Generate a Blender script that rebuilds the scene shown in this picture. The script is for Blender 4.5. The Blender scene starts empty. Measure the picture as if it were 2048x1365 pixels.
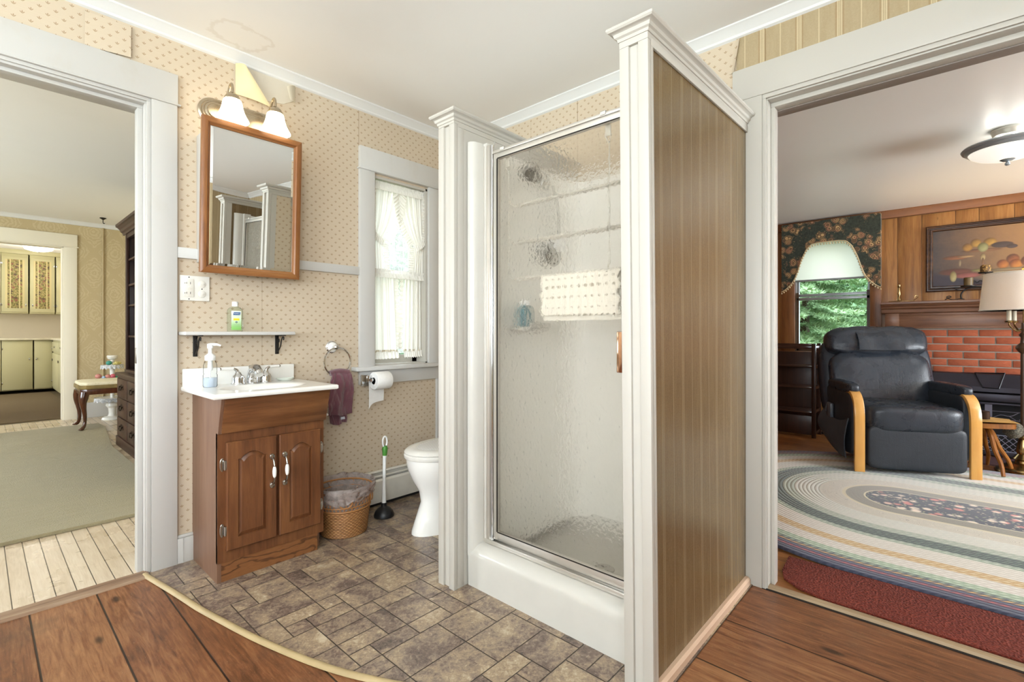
import bpy, bmesh, math, random
from mathutils import Vector, Matrix, noise as mnoise
random.seed(7)
C = bpy.context.scene.collection
PI = math.pi

# ---------------------------------------------------------------- camera, world, light, exposure
SC = bpy.context.scene
EYE = 1.07
cd = bpy.data.cameras.new('camera'); cam = bpy.data.objects.new('camera', cd); C.objects.link(cam)
cd.sensor_width = 36.0; cd.lens = 36.0*970/2048
cd.shift_y = -17.5/2048
cd.clip_start = 0.02; cd.clip_end = 200
cam.location = (0, 0, EYE)
cam.rotation_euler = (PI/2, 0, math.radians(42.15-90))
SC.camera = cam
SC.view_settings.view_transform = 'Standard'
SC.view_settings.look = 'None'
SC.view_settings.gamma = 1
SC.view_settings.use_curve_mapping = False
SC.view_settings.exposure = 0.42

w = bpy.data.worlds.new('world'); SC.world = w; w.use_nodes = True
bg = w.node_tree.nodes['Background']
bg.inputs[0].default_value = (0.80, 0.92, 1.0, 1); bg.inputs[1].default_value = 5.0

def area(name, loc, to, sx, sy, power, col=(1, 1, 1), portal=False):
    l = bpy.data.lights.new(name, 'AREA'); l.shape = 'RECTANGLE'; l.size = sx; l.size_y = sy
    l.energy = power; l.color = col
    if portal: l.cycles.is_portal = True
    o = bpy.data.objects.new(name, l); C.objects.link(o); o.location = loc
    o.rotation_euler = Vector(to).to_track_quat('-Z', 'Y').to_euler(); return o
# area lights added at unseen window openings; hall pair aimed up like bounced flash
area('hall_bounce_fill', (-2.56, 0.3, 1.45), (1, 0, 1.7), 2.2, 1.5, 140, (0.84, 0.925, 1))
area('hall_bounce_fill_side', (-1.2, -1.26, 1.5), (0, 1, 1.7), 1.6, 1.4, 98, (0.85, 0.93, 1))
area('fill_light_dining', (-2.96, 5.0, 1.35), (1, 0, .9), 2.6, 1.5, 120, (0.90, 0.95, 1))
area('fill_light_kitchen', (-1.96, 10.6, 1.5), (1, 0, 0), 1.6, 1.2, 45, (1, 0.98, 0.93))
area('fill_light_living', (4.4, -3.96, 1.4), (0, 1, 1.0), 2.6, 1.6, 250, (0.90, 0.95, 1))
area('portal_bath', (1.86, 2.86, 1.45), (0, -1, 0), 0.42, 1.15, 1, portal=True)
area('portal_living', (6.14, 0.93, 1.45), (-1, 0, 0), 0.62, 1.16, 1, portal=True)

def lamp(name, loc, power, col, r=0.03):
    l = bpy.data.lights.new(name, 'POINT'); l.energy = power; l.color = col; l.shadow_soft_size = r
    o = bpy.data.objects.new(name, l); C.objects.link(o); o.location = loc; return o

# ---------------------------------------------------------------- node maths
def lin(h):
    h = h.lstrip('#'); v = [int(h[i:i+2], 16)/255 for i in (0, 2, 4)]
    return tuple(x/12.92 if x <= .04045 else ((x+.055)/1.055)**2.4 for x in v) + (1,)
T = None
class E:
    def __init__(s, k): s.k = k
    def __add__(s, o): return M('ADD', s, o)
    __radd__ = __add__
    def __sub__(s, o): return M('SUBTRACT', s, o)
    def __rsub__(s, o): return M('SUBTRACT', o, s)
    def __mul__(s, o): return M('MULTIPLY', s, o)
    __rmul__ = __mul__
    def __truediv__(s, o): return M('DIVIDE', s, o)
def put(sock, v):
    if isinstance(v, E): T.links.new(v.k, sock)
    else: sock.default_value = v
def M(op, *a):
    n = T.nodes.new('ShaderNodeMath'); n.operation = op
    for i, v in enumerate(a): put(n.inputs[i], v)
    return E(n.outputs[0])
def frac(x): return M('FRACT', x)
def floor_(x): return M('FLOOR', x)
def ab(x): return M('ABSOLUTE', x)
def mn(a, b): return M('MINIMUM', a, b)
def mx(a, b): return M('MAXIMUM', a, b)
def lt(a, b): return M('LESS_THAN', a, b)
def gt(a, b): return M('GREATER_THAN', a, b)
def sin_(a): return M('SINE', a)
def sqrt_(a): return M('SQRT', a)
def ss(a, b, x):
    n = T.nodes.new('ShaderNodeMapRange'); n.interpolation_type = 'SMOOTHSTEP'
    put(n.inputs['Value'], x); put(n.inputs['From Min'], a); put(n.inputs['From Max'], b); return E(n.outputs[0])
def xyz(kind='Position'):
    if kind == 'Position': n = T.nodes.new('ShaderNodeNewGeometry'); v = n.outputs['Position']
    else: n = T.nodes.new('ShaderNodeTexCoord'); v = n.outputs[kind]
    s = T.nodes.new('ShaderNodeSeparateXYZ'); T.links.new(v, s.inputs[0])
    return E(s.outputs[0]), E(s.outputs[1]), E(s.outputs[2])
def vec(x, y, z):
    n = T.nodes.new('ShaderNodeCombineXYZ')
    for i, v in enumerate((x, y, z)): put(n.inputs[i], v)
    return E(n.outputs[0])
def noise(v, scale, detail=3, rough=.5, dist=0):
    n = T.nodes.new('ShaderNodeTexNoise'); put(n.inputs['Vector'], v)
    n.inputs['Scale'].default_value = scale; n.inputs['Detail'].default_value = detail
    n.inputs['Roughness'].default_value = rough; n.inputs['Distortion'].default_value = dist; return E(n.outputs['Fac'])
def voro(v, scale, out='Distance'):
    n = T.nodes.new('ShaderNodeTexVoronoi'); put(n.inputs['Vector'], v); n.inputs['Scale'].default_value = scale
    return E(n.outputs[out])
def mix(f, a, b):
    n = T.nodes.new('ShaderNodeMix'); n.data_type = 'RGBA'
    if isinstance(a, str): a = lin(a)
    if isinstance(b, str): b = lin(b)
    put(n.inputs['Factor'], f); put(n.inputs[6], a); put(n.inputs[7], b); return E(n.outputs[2])
def ramp(f, stops):
    n = T.nodes.new('ShaderNodeValToRGB'); put(n.inputs[0], f); e = n.color_ramp.elements
    while len(e) < len(stops): e.new(.5)
    for i, (p, c) in enumerate(stops): e[i].position = p; e[i].color = lin(c) if isinstance(c, str) else c
    return E(n.outputs[0])
def bump(h, strength=.3, dist=.01):
    n = T.nodes.new('ShaderNodeBump'); n.inputs['Strength'].default_value = strength; n.inputs['Distance'].default_value = dist
    put(n.inputs['Height'], h); return E(n.outputs[0])
def start(name):
    global T
    m = bpy.data.materials.new(name); m.use_nodes = True; T = m.node_tree; T.nodes.clear(); return m
def fin(col, rough=.5, metal=0, nrm=None, spec=.5, coat=0, trans=0, ior=1.45, emit=None, es=0, sheen=0, alpha=1, sss=0):
    b = T.nodes.new('ShaderNodeBsdfPrincipled'); o = T.nodes.new('ShaderNodeOutputMaterial')
    put(b.inputs['Base Color'], lin(col) if isinstance(col, str) else col)
    put(b.inputs['Roughness'], rough); b.inputs['Metallic'].default_value = metal
    b.inputs['Specular IOR Level'].default_value = spec; b.inputs['Coat Weight'].default_value = coat
    b.inputs['Coat Roughness'].default_value = .12
    b.inputs['Transmission Weight'].default_value = trans; b.inputs['IOR'].default_value = ior
    b.inputs['Sheen Weight'].default_value = sheen; put(b.inputs['Alpha'], alpha)
    if emit is not None:
        put(b.inputs['Emission Color'], lin(emit) if isinstance(emit, str) else emit); put(b.inputs['Emission Strength'], es)
    if nrm is not None: T.links.new(nrm.k, b.inputs['Normal'])
    T.links.new(b.outputs[0], o.inputs[0]); return b
_pl = {}
def plain(name, col, rough=.5, metal=0, var=.06, **k):
    """plain paint, metal or plastic with a faint procedural unevenness"""
    if name in _pl: return _pl[name]
    m = start(name); x, y, z = xyz('Object'); n = noise(vec(x, y, z), 9, 4)
    c = lin(col); d = tuple(v*(1-var*2.2) for v in c[:3]) + (1,)
    fin(mix(ss(.35, .75, n), c, d), rough, metal, **k); _pl[name] = m; return m
def wood(name, a, b, axis='z', scale=1.0, rough=.35, kind='Object', grain=.5, coat=0, dark=None, spec=.5):
    """grain running along one axis"""
    if name in _pl: return _pl[name]
    m = start(name); x, y, z = xyz(kind)
    s = {'x': (.08, 1, 1), 'y': (1, .08, 1), 'z': (1, 1, .08)}[axis]
    v = vec(x*s[0], y*s[1], z*s[2])
    n1 = noise(v, 26*scale, 5, .6, .6); n2 = noise(v, 170*scale, 3, .7); n3 = noise(vec(x, y, z), 4*scale, 3)
    f = n1*.62 + n2*grain*.4 + n3*.3 - .12
    c = ramp(f, [(.3, a), (.72, b)] if not dark else [(.22, dark), (.42, a), (.75, b)])
    fin(c, rough, 0, bump(n2, .12, .002), coat=coat, spec=spec); _pl[name] = m; return m

# ---------------------------------------------------------------- mesh builder
class MB:
    def __init__(s): s.b = bmesh.new()
    def mark(s): return len(s.b.verts)
    def xf(s, Mx, n0=0):
        s.b.verts.ensure_lookup_table()
        for v in s.b.verts[n0:]: v.co = Mx @ v.co
        return s
    def merge(s, t):
        me = bpy.data.meshes.new('t'); t.to_mesh(me); s.b.from_mesh(me); bpy.data.meshes.remove(me); t.free()
    def box(s, x0, x1, y0, y1, z0, z1, bev=0, seg=2):
        t = bmesh.new(); bmesh.ops.create_cube(t, size=1)
        for v in t.verts:
            v.co = Vector((x0+(v.co.x+.5)*(x1-x0), y0+(v.co.y+.5)*(y1-y0), z0+(v.co.z+.5)*(z1-z0)))
        if bev: bmesh.ops.bevel(t, geom=t.edges[:], offset=bev, segments=seg, profile=.5, affect='EDGES', clamp_overlap=True)
        s.merge(t); return s
    def prism(s, poly, axis, a0, a1, bev=0):
        """poly: (y,z) for axis x, (x,z) for y, (x,y) for z"""
        t = bmesh.new()
        f = {'x': lambda p, a: (a, p[0], p[1]), 'y': lambda p, a: (p[0], a, p[1]), 'z': lambda p, a: (p[0], p[1], a)}[axis]
        A = [t.verts.new(f(p, a0)) for p in poly]; B = [t.verts.new(f(p, a1)) for p in poly]
        n = len(poly); t.faces.new(A); t.faces.new(B[::-1])
        for i in range(n): t.faces.new((A[i], B[i], B[(i+1) % n], A[(i+1) % n]))
        bmesh.ops.recalc_face_normals(t, faces=t.faces[:])
        if bev: bmesh.ops.bevel(t, geom=t.edges[:], offset=bev, segments=2, profile=.5, affect='EDGES', clamp_overlap=True)
        s.merge(t); return s
    def grid(s, fn, nu, nv, wrapu=False, wrapv=False):
        t = s.b
        V = [[t.verts.new(fn(i/(nu if wrapu else nu-1), j/(nv if wrapv else nv-1))) for j in range(nv)] for i in range(nu)]
        for i in range(nu if wrapu else nu-1):
            for j in range(nv if wrapv else nv-1):
                t.faces.new((V[i][j], V[(i+1) % nu][j], V[(i+1) % nu][(j+1) % nv], V[i][(j+1) % nv]))
        return V
    def lathe(s, c, prof, n=28, sx=1, sy=1, Mx=None):
        n0 = s.mark(); t = s.b; rings = []
        for r, z in prof:
            rings.append([t.verts.new((c[0]+r*sx*math.cos(2*PI*k/n), c[1]+r*sy*math.sin(2*PI*k/n), c[2]+z)) for k in range(n)] if r > 1e-5
                         else [t.verts.new((c[0], c[1], c[2]+z))])
        for a, b in zip(rings, rings[1:]):
            for k in range(n):
                k2 = (k+1) % n
                if len(a) == 1 and len(b) == 1: continue
                if len(a) == 1: t.faces.new((a[0], b[k2], b[k]))
                elif len(b) == 1: t.faces.new((a[k], a[k2], b[0]))
                else: t.faces.new((a[k], a[k2], b[k2], b[k]))
        for ring, flip in ((rings[0], 1), (rings[-1], 0)):
            if len(ring) > 1: t.faces.new(ring[::-1] if flip else ring)
        if Mx is not None: s.xf(Mx, n0)
        return s
    def tube(s, pts, r, n=8, closed=False, caps=True):
        P = [Vector(p) for p in pts]; m = len(P); R = r if isinstance(r, (list, tuple)) else [r]*m
        t = s.b; rings = []; up = None
        for i in range(m):
            if closed: d = P[(i+1) % m]-P[i-1]
            else: d = P[min(i+1, m-1)]-P[max(i-1, 0)]
            d.normalize()
            if up is None: up = d.orthogonal().normalized()
            else: up = (up - d*up.dot(d)); up = up.normalized() if up.length > 1e-6 else d.orthogonal().normalized()
            sd = d.cross(up)
            rings.append([t.verts.new(P[i]+(up*math.cos(2*PI*k/n)+sd*math.sin(2*PI*k/n))*R[i]) for k in range(n)])
        for i in range(m if closed else m-1):
            a, b = rings[i], rings[(i+1) % m]
            for k in range(n): t.faces.new((a[k], a[(k+1) % n], b[(k+1) % n], b[k]))
        if caps and not closed: t.faces.new(rings[0][::-1]); t.faces.new(rings[-1])
        return s
    def ell(s, c, rx, ry, rz, n=16, m=10, Mx=None):
        n0 = s.mark()
        s.lathe((0, 0, 0), [(math.sin(PI*i/m), -math.cos(PI*i/m)) for i in range(m+1)], n)
        s.xf(Matrix.Translation(c) @ (Mx or Matrix.Identity(4)) @ Matrix.Diagonal((rx, ry, rz, 1)), n0); return s
    def sheet(s, fn, nu, nv, th=.002, off=None):
        """surface with thickness: second skin shifted along off (or vertex normal)"""
        t = bmesh.new(); V = [[t.verts.new(fn(i/(nu-1), j/(nv-1))) for j in range(nv)] for i in range(nu)]
        for i in range(nu-1):
            for j in range(nv-1): t.faces.new((V[i][j], V[i+1][j], V[i+1][j+1], V[i][j+1]))
        bmesh.ops.recalc_face_normals(t, faces=t.faces[:])
        bmesh.ops.solidify(t, geom=t.faces[:], thickness=th)
        s.merge(t); return s

def obj(name, b, mat, parent=None, base=(0, 0, 0), label=None, angle=35):
    if isinstance(b, MB): b = b.b
    base = Vector(base)
    if base.length > 0:
        for v in b.verts: v.co -= base
    me = bpy.data.meshes.new(name); b.to_mesh(me); b.free()
    for m in (mat if isinstance(mat, (list, tuple)) else [mat]): me.materials.append(m)
    me.polygons.foreach_set('use_smooth', [True]*len(me.polygons)); me.set_sharp_from_angle(angle=math.radians(angle))
    o = bpy.data.objects.new(name, me); C.objects.link(o)
    if parent is not None: o.parent = parent
    else: o.location = base
    if label: o['label'] = label
    return o
def thing(name, label, cat, loc, rz=0, group=None):
    o = bpy.data.objects.new(name, None); o.empty_display_size = .05; C.objects.link(o); o.location = loc
    o.rotation_euler = (0, 0, rz); o['label'] = label; o['category'] = cat
    if group: o['group'] = group
    o['_b'] = 0 if rz else 1
    return o
def part(t, name, b, mat, label=None, angle=35):
    """a part of thing t; geometry is given in world coordinates unless t is turned"""
    r = t
    while r.parent: r = r.parent
    base = Vector(r.location) if r.get('_b') else Vector((0, 0, 0))
    if isinstance(b, MB): b = b.b
    for v in b.verts: v.co -= base
    return obj(name, b, mat, t, label=label, angle=angle)
def single(name, b, mat, label, cat, base, group=None, kind=None, angle=35):
    o = obj(name, b, mat, base=base, angle=angle); o['label'] = label; o['category'] = cat
    if group: o['group'] = group
    if kind: o['kind'] = kind
    return o
def struct(name, b, mat, base=(0, 0, 0), angle=35):
    o = obj(name, b, mat, base=base, angle=angle); o['kind'] = 'structure'; return o
def dup(root, loc=None, label=None, rz=None):
    r = root.copy(); C.objects.link(r)
    if loc is not None: r.location = loc
    if rz is not None: r.rotation_euler = (0, 0, rz)
    if label: r['label'] = label
    for ch in list(root.children):
        c = ch.copy(); C.objects.link(c); c.parent = r
        for g in list(ch.children):
            d = g.copy(); C.objects.link(d); d.parent = c
    return r
def lerp(a, b, t): return a+(b-a)*t
def curve(pts, n):
    """smooth points through a list (catmull-rom)"""
    P = [Vector(p) for p in pts]; P = [P[0]*2-P[1]] + P + [P[-1]*2-P[-2]]; out = []
    for i in range(1, len(P)-2):
        for k in range(n):
            t = k/n; a, b, c, d = P[i-1:i+3]
            out.append(.5*((2*b)+(c-a)*t+(2*a-5*b+4*c-d)*t*t+(3*b-a-3*c+d)*t**3))
    out.append(P[-2]); return out

# ---------------------------------------------------------------- materials of the setting
def m_fleur(name, ax, a='#cdbfaa', b='#c2af97', seams_=()):
    m = start(name); x, y, z = xyz('Position'); u = {'x': x, 'y': y}[ax]
    s = .0475
    def motif(sh):
        fx = ab((frac(u/s+sh)-.5)*s); fz = (frac(z/s+sh)-.5)*s
        def el(px, pz, rx, rz): return px*px/(rx*rx) + pz*pz/(rz*rz)
        c = el(fx, fz-.0022, .0017, .0044)
        px = fx-.0042; pz = fz+.0002; k = .7071
        d = el((px+pz)*k, (pz-px)*k, .0040, .0015)
        e = el(fx, fz+.0040, .0032, .0010)
        return mn(mn(c, d), e)
    f = 1-ss(.7, 1.3, mn(motif(0.0), motif(.5)))
    n = noise(vec(x, y, z), 1.6, 4); n2 = noise(vec(x*3, y*3, z*160), 1.5, 2)
    base = mix(n*.7+n2*.3, a, b)
    c = mix(f*.66, base, '#8a6840')
    for (q, st_, z0) in seams_: c = mix((1-ss(.0006, .0018, ab(u-q)))*st_*gt(z, z0), c, '#6f5434')
    fin(c, .62, 0, bump(n2, .05, .002), spec=.25); return m
def m_stripe(name, ax, a='#ad9b7b', b='#a18e6d', s=.136, rough=.5, spec=.4, strength=1.0):
    m = start(name); x, y, z = xyz('Position'); u = {'x': x, 'y': y}[ax]
    t = (frac(u/s+.18)-.5)*s; d = ab(t)
    g1 = mx(1-ss(.0012, .0022, ab(d-.006)), 1-ss(.0007, .0016, d)*1.0)
    t2 = ab((frac(u/s+.68)-.5)*s); g2 = 1-ss(.001, .0022, t2)
    g3 = 1-ss(.0015, .003, ab(d-.012))
    n = noise(vec(x*6, y*6, z*1.0), 8, 5, .7); n2 = noise(vec(x, y, z), 180, 3, .8)
    f = n*.5+n2*.55
    c = mix(ss(.3, .75, f), a, b)
    c = mix(g3*.45*strength, c, '#8d6c45'); c = mix(mx(g1, g2)*.55*strength, c, '#d9c8a4')
    fin(c, rough, 0, bump(n2, .15, .002), spec=spec); return m
def m_damask(name):
    m = start(name); x, y, z = xyz('Position'); sx, sz = .40, .52
    wob = noise(vec(x, y, z), 22, 3, .6)
    def med(sh):
        p = ab((frac(x/sx+sh)-.5)*2); q = ab((frac(z/sz+sh)-.5)*2)
        r = sqrt_(p*p+q*q); return sin_((r+p*q*.8)*34+wob*16)*(1-ss(.55, .95, p+q))
    f = mx(med(0.0), med(.5)); f2 = ss(.0, .25, f)
    fin(mix(f2*.35+.2, '#b8a57f', '#d2c3a0'), .55, spec=.35); return m
def m_paint(name, col, rough=.4, var=.5, dirt='#b5aa97'):
    m = start(name); x, y, z = xyz('Position'); n = noise(vec(x*1.0, y*1.0, z*.6), 5, 5, .65)
    n2 = noise(vec(x, y, z), 60, 3, .6)
    fin(mix(ss(.56, .85, n)*var, col, dirt), rough, 0, bump(n2, .04, .002), spec=.4); return m
def m_ceil(name, stain=False):
    m = start(name); x, y, z = xyz('Position'); c = lin('#efedea')
    n = noise(vec(x, y, z), 1.3, 4); n2 = noise(vec(x, y, z), 9, 4, .6)
    col = mix(ss(.5, .9, n)*.3, c, '#dedad4')
    if stain:
        def spot(cx, cy, r, wd):
            d = sqrt_((x-cx)*(x-cx)+(y-cy)*(y-cy)*1.6)+n2*.22
            return 1-ss(wd*.35, wd, ab(d-r-.11))
        st = mx(spot(1.18, 1.1, .17, .018), spot(.84, 2.48, .12, .02))
        col = mix(st*.16, col, '#b7a68a')
    fin(col, .8, spec=.2); return m
M_WHITE = m_paint('white_trim_paint', '#c8c6c2', .38, .35)
M_CREAM = m_paint('cream_trim_paint', '#bcb7ae', .38, .4)
M_LWHITE = m_paint('door_trim_paint', '#c1beb9', .38, .45)
M_CROWN = m_paint('crown_paint', '#dbdad8', .45, .1)
M_KCREAM = m_paint('kitchen_cream_paint', '#beb78f', .4, .25)
M_PLASTIC = plain('shower_fiberglass', '#c6c2ba', .22, spec=.5, var=.02)
M_FX = m_fleur('fleur_wallpaper_x', 'x', seams_=((.995, .4, 0.0), (1.549, .7, 2.19))); M_FY = m_fleur('fleur_wallpaper_y', 'y', seams_=((1.52, 1.0, 0.0), (1.853, .3, 0.0)))
M_SY = m_stripe('striped_wallpaper_y', 'y'); M_SX = m_stripe('striped_wallpaper_x', 'x')
M_CEIL = m_ceil('ceiling_paint', True); M_CEIL2 = m_ceil('ceiling_paint_plain')
M_DAM = m_damask('damask_wallpaper')
M_PLAST = m_paint('bare_plaster', '#cfc6b6', .8, .8, '#a39478')
M_PLAINWALL = m_paint('plain_wall_paint', '#cfc3ab', .6, .3)
M_SOFFIT = m_paint('grey_brown_soffit', '#8b8078', .5, .5)

def m_planks(name, a, b, dark, seams, ax, rough=.3, spec=.5, blot=.5, coat=0, sw=1.0):
    """worn floor boards running along one axis; seams = list of seam positions across"""
    m = start(name); x, y, z = xyz('Position'); u, v = (x, y) if ax == 'y' else (y, x)
    idx = 0.0*u; seam = 0.0*u
    for s in seams:
        idx = idx + gt(u, s); seam = mx(seam, 1-ss(.0016*sw, .0042*sw, ab(u-s)))
    off = idx*7.31
    vv = vec(u*9+off, v*1.0+off*1.7, off)
    n = noise(vv, 4.5, 6, .62, 1.4); n2 = noise(vec(u*90, v*4+off, off), 2, 3, .6)
    n3 = noise(vec(x, y, z), 3.2, 4, .6); kn = voro(vec(u*3.2+off, v*1.3, off), 2.3)
    f = n*.6+n2*.25+n3*.35-.12 + (frac(idx*.618)-.5)*.16
    c = ramp(f, [(.25, dark), (.45, a), (.72, b)])
    c = mix((1-ss(.07, .15, kn))*blot, c, '#2c1a10')
    c = mix(ss(.52, .70, n3)*blot*.6, c, '#4c372c'); sc = noise(vec(u*30, v*30, off), 6, 5, .75); c = mix(ss(.60, .72, sc)*blot*.5, c, '#d0b48e')
    c = mix(seam*.92, c, '#140d08')
    fin(c, M('ADD', n3*.28, rough-.1), 0, bump(n2*.3-seam, .25, .004), spec=spec, coat=coat); return m
M_HALLFL = m_planks('worn_pine_boards', '#7e5033', '#b08158', '#452b1b', [-.255, -.06, .135, .33, .52, .74, 1.0, 1.3, 1.59, 1.872], 'y', .34, .45, .85)
M_DINFL = m_planks('pale_maple_boards', '#cbb9a0', '#ddcfba', '#b8a488', [-.155+.0622*k for k in range(28)], 'y', .25, .6, .0, sw=.55)
M_LIVFL = m_planks('brown_pine_boards', '#8f5c30', '#ad7844', '#6b4020', [2.42+.11*k for k in range(33)], 'x' if 0 else 'y', .3, .5, .4, sw=.6)

# ---------------------------------------------------------------- setting: floors
ZC = 2.465      # hall ceiling
b = MB().box(-2.6, 2.2, -1.3, 2.60, -.06, 0)
struct('floor', b, M_HALLFL)
b = MB().box(-3, 1.38, 2.66, 8.08, -.06, 0); struct('floor_dining', b, M_DINFL)
b = MB().box(2.25, 6.02, -4, 2.6, -.06, 0); struct('floor_living', b, M_LIVFL)
b = MB().box(-2, 1.6, 8.08, 12.75, -.06, .0); struct('floor_kitchen', b, plain('kitchen_floor', '#6f6046', .7))

def cy_(y):        # the curved edge between boards and vinyl
    P = [(-.2, 1.62), (.3, 1.50), (.55, 1.37), (.7, 1.25), (.9, 1.07), (1.1, .93), (1.3, .823), (1.39, .778), (1.58, .71), (1.82, .645), (2.13, .58), (2.34, .547), (2.62, .497), (2.7, .49)]
    for (y0, x0), (y1, x1) in zip(P, P[1:]):
        if y <= y1: return lerp(x0, x1, (y-y0)/(y1-y0))
    return .49
def m_vinyl():
    m = start('slate_look_vinyl'); x, y, z = xyz('Position')
    at = T.nodes.new('ShaderNodeAttribute'); at.attribute_name = 'tone'; tn = E(at.outputs['Fac'])
    n = noise(vec(x+tn*3, y*1.0+tn*5, tn*7), 7, 7, .68, .6); n2 = noise(vec(x*2, y*2, tn*9), 34, 5, .75, .8)
    n3 = noise(vec(x, y, tn), 120, 3, .7)
    f = n*.62+n2*.42+(tn-.5)*.07-.02
    c = ramp(f, [(.33, '#4c443f'), (.44, '#77655a'), (.50, '#8f7d6c'), (.56, '#a28d73'), (.66, '#c2b197')])
    fin(c, M('ADD', n2*.16, .17), 0, bump(n2*.7+n3*.3, .28, .003), spec=.55); return m
M_VIN = m_vinyl(); M_GROUT = plain('vinyl_joint_line', '#4a4038', .4)
# modular vinyl pattern: squares of two modules with slips of one module between them
mod = .0773; gx0, gy0 = .3585, .62+.0; NX, NY = 24, 27
rnd = random.Random(11); occ = [[0]*NY for _ in range(NX)]; tiles = []
for i in range(NX):
    for j in range(NY):
        if occ[i][j]: continue
        opts = [(2, 2), (2, 2), (2, 2), (1, 2), (2, 1), (3, 2), (1, 1)]; rnd.shuffle(opts)
        for (a, c) in opts + [(1, 1)]:
            if i+a <= NX and j+c <= NY and all(not occ[i+p][j+q] for p in range(a) for q in range(c)):
                for p in range(a):
                    for q in range(c): occ[i+p][j+q] = 1
                tiles.append((i, j, a, c)); break
def clip(poly, f):
    out = []
    for k in range(len(poly)):
        p, q = poly[k-1], poly[k]; a, c = f(p), f(q)
        if (a >= 0) != (c >= 0):
            t = a/(a-c); out.append((lerp(p[0], q[0], t), lerp(p[1], q[1], t)))
        if c >= 0: out.append(q)
    return out
bm = bmesh.new(); tone = []
def addpoly(poly, z, tn, mi):
    if len(poly) < 3: return
    ar = abs(sum(poly[k-1][0]*poly[k][1]-poly[k][0]*poly[k-1][1] for k in range(len(poly))))
    if ar < 1e-7: return
    f = bm.faces.new([bm.verts.new((p[0], p[1], z)) for p in poly]); f.normal_update()
    if f.normal.z < 0: f.normal_flip()
    f.material_index = mi; tone.append(tn)
def region(poly): return clip(clip(clip(poly, lambda p: p[0]-cy_(p[1])), lambda p: 2.2-p[0]), lambda p: 2.64-p[1])
for (i, j, a, c) in tiles:
    x0, y0 = gx0+i*mod, gy0+j*mod; e = .0019; tn = rnd.random()
    addpoly(region([(x0+e, y0+e), (x0+a*mod-e, y0+e), (x0+a*mod-e, y0+c*mod-e), (x0+e, y0+c*mod-e)]), .0042, tn, 0)
for j in range(NY):
    y0 = gy0+j*mod; addpoly(region([(gx0, y0), (2.2, y0), (2.2, y0+mod), (gx0, y0+mod)]), .0032, .5, 1)
for k, f in enumerate(bm.faces): f.index = k
me_n = len(bm.faces)
o = struct('floor_vinyl', bm, [M_VIN, M_GROUT])
at = o.data.attributes.new('tone', 'FLOAT', 'FACE'); at.data.foreach_set('value', tone)

# edging strip along the curve
ys = [2.625-.04*k for k in range(51)]
b = MB(); sec = [(-.013, 0), (-.011, .006), (-.005, .0105), (.004, .0105), (.010, .006), (.0125, 0.0)]
P = [Vector((cy_(y), y, 0.003)) for y in ys]
P = curve([P[i] for i in range(0, 51, 3)], 4)
rings = []
for i, p in enumerate(P):
    d = (P[min(i+1, len(P)-1)]-P[max(i-1, 0)]).normalized(); n = Vector((-d.y, d.x, 0))
    rings.append([b.b.verts.new(p+n*s[0]+Vector((0, 0, s[1]))) for s in sec])
for a, c in zip(rings, rings[1:]):
    for k in range(len(sec)-1): b.b.faces.new((a[k], a[k+1], c[k+1], c[k]))
    b.b.faces.new((a[-1], a[0], c[0], c[-1]))
b.b.faces.new(rings[0]); b.b.faces.new(rings[-1][::-1])
bmesh.ops.recalc_face_normals(b.b, faces=b.b.faces[:])
struct('trim_1', b, plain('tan_vinyl_edging', '#b59f76', .42), angle=60)

# ---------------------------------------------------------------- setting: hall walls
# wall L (y = 2.65) with the dining doorway and the bath window
b = MB()
b.box(-2.6, -.42, 2.65, 2.80, 0, 2.6); b.box(-.42, .53, 2.65, 2.80, 2.105, 2.6)
b.box(.53, 1.648, 2.65, 2.80, 0, 2.6); b.box(1.648, 2.065, 2.65, 2.80, 0, .86); b.box(1.648, 2.065, 2.65, 2.80, 2.045, 2.6)
b.box(2.065, 2.36, 2.65, 2.80, 0, 2.6)
struct('wall_left', b, M_FX)
# wall R (x = 2.215) with the living room doorway; fleur paper near the corner, striped paper beyond
b = MB(); b.box(2.215, 2.36, .585, 2.65, 0, 2.6); b.box(2.215, 2.36, .585, .690, 0, 2.6)
struct('wall_right', b, M_FY)
b = MB(); b.box(2.215, 2.36, -.75, .585, 2.06, 2.6); b.box(2.215, 2.36, -1.3, -.75, 0, 2.6)
struct('wall_right_striped', b, M_SY)
b = MB(); b.box(2.2125, 2.2152, .575, .690, 2.19, 2.45); struct('wall_right_overlap', b, M_SY)
# wall behind the camera and the wall with openings for the added lights
b = MB(); b.box(-2.6, -2.0, -1.45, -1.3, 0, 2.6); b.box(-2.0, -.4, -1.45, -1.3, 0, .8); b.box(-2.0, -.4, -1.45, -1.3, 2.2, 2.6); b.box(-.4, 2.36, -1.45, -1.3, 0, 2.6)
struct('wall_back', b, M_SX)
b = MB(); b.box(-2.75, -2.6, -1.45, -.8, 0, 2.6); b.box(-2.75, -2.6, -.8, 1.4, 0, .7); b.box(-2.75, -2.6, -.8, 1.4, 2.2, 2.6); b.box(-2.75, -2.6, 1.4, 2.8, 0, 2.6)
struct('wall_front', b, M_SY)
# ceiling, sagging a little toward wall R
def zc(x, y):
    s = max(0, min(1, (x-1.2)/.95)); s = s*s*(3-2*s)
    t = max(0, min(1, (2.62-y)/.45)); t = t*t*(3-2*t)
    return ZC-.072*s*t
b = MB(); b.grid(lambda u, v: (lerp(-2.7, 2.3, u), lerp(-1.4, 2.75, v), zc(lerp(-2.7, 2.3, u), lerp(-1.4, 2.75, v))), 60, 60)
for f in b.b.faces: f.normal_flip()
b.box(-2.7, 2.3, -1.4, 2.75, 2.58, 2.62)
struct('ceiling', b, M_CEIL, angle=60)
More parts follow.
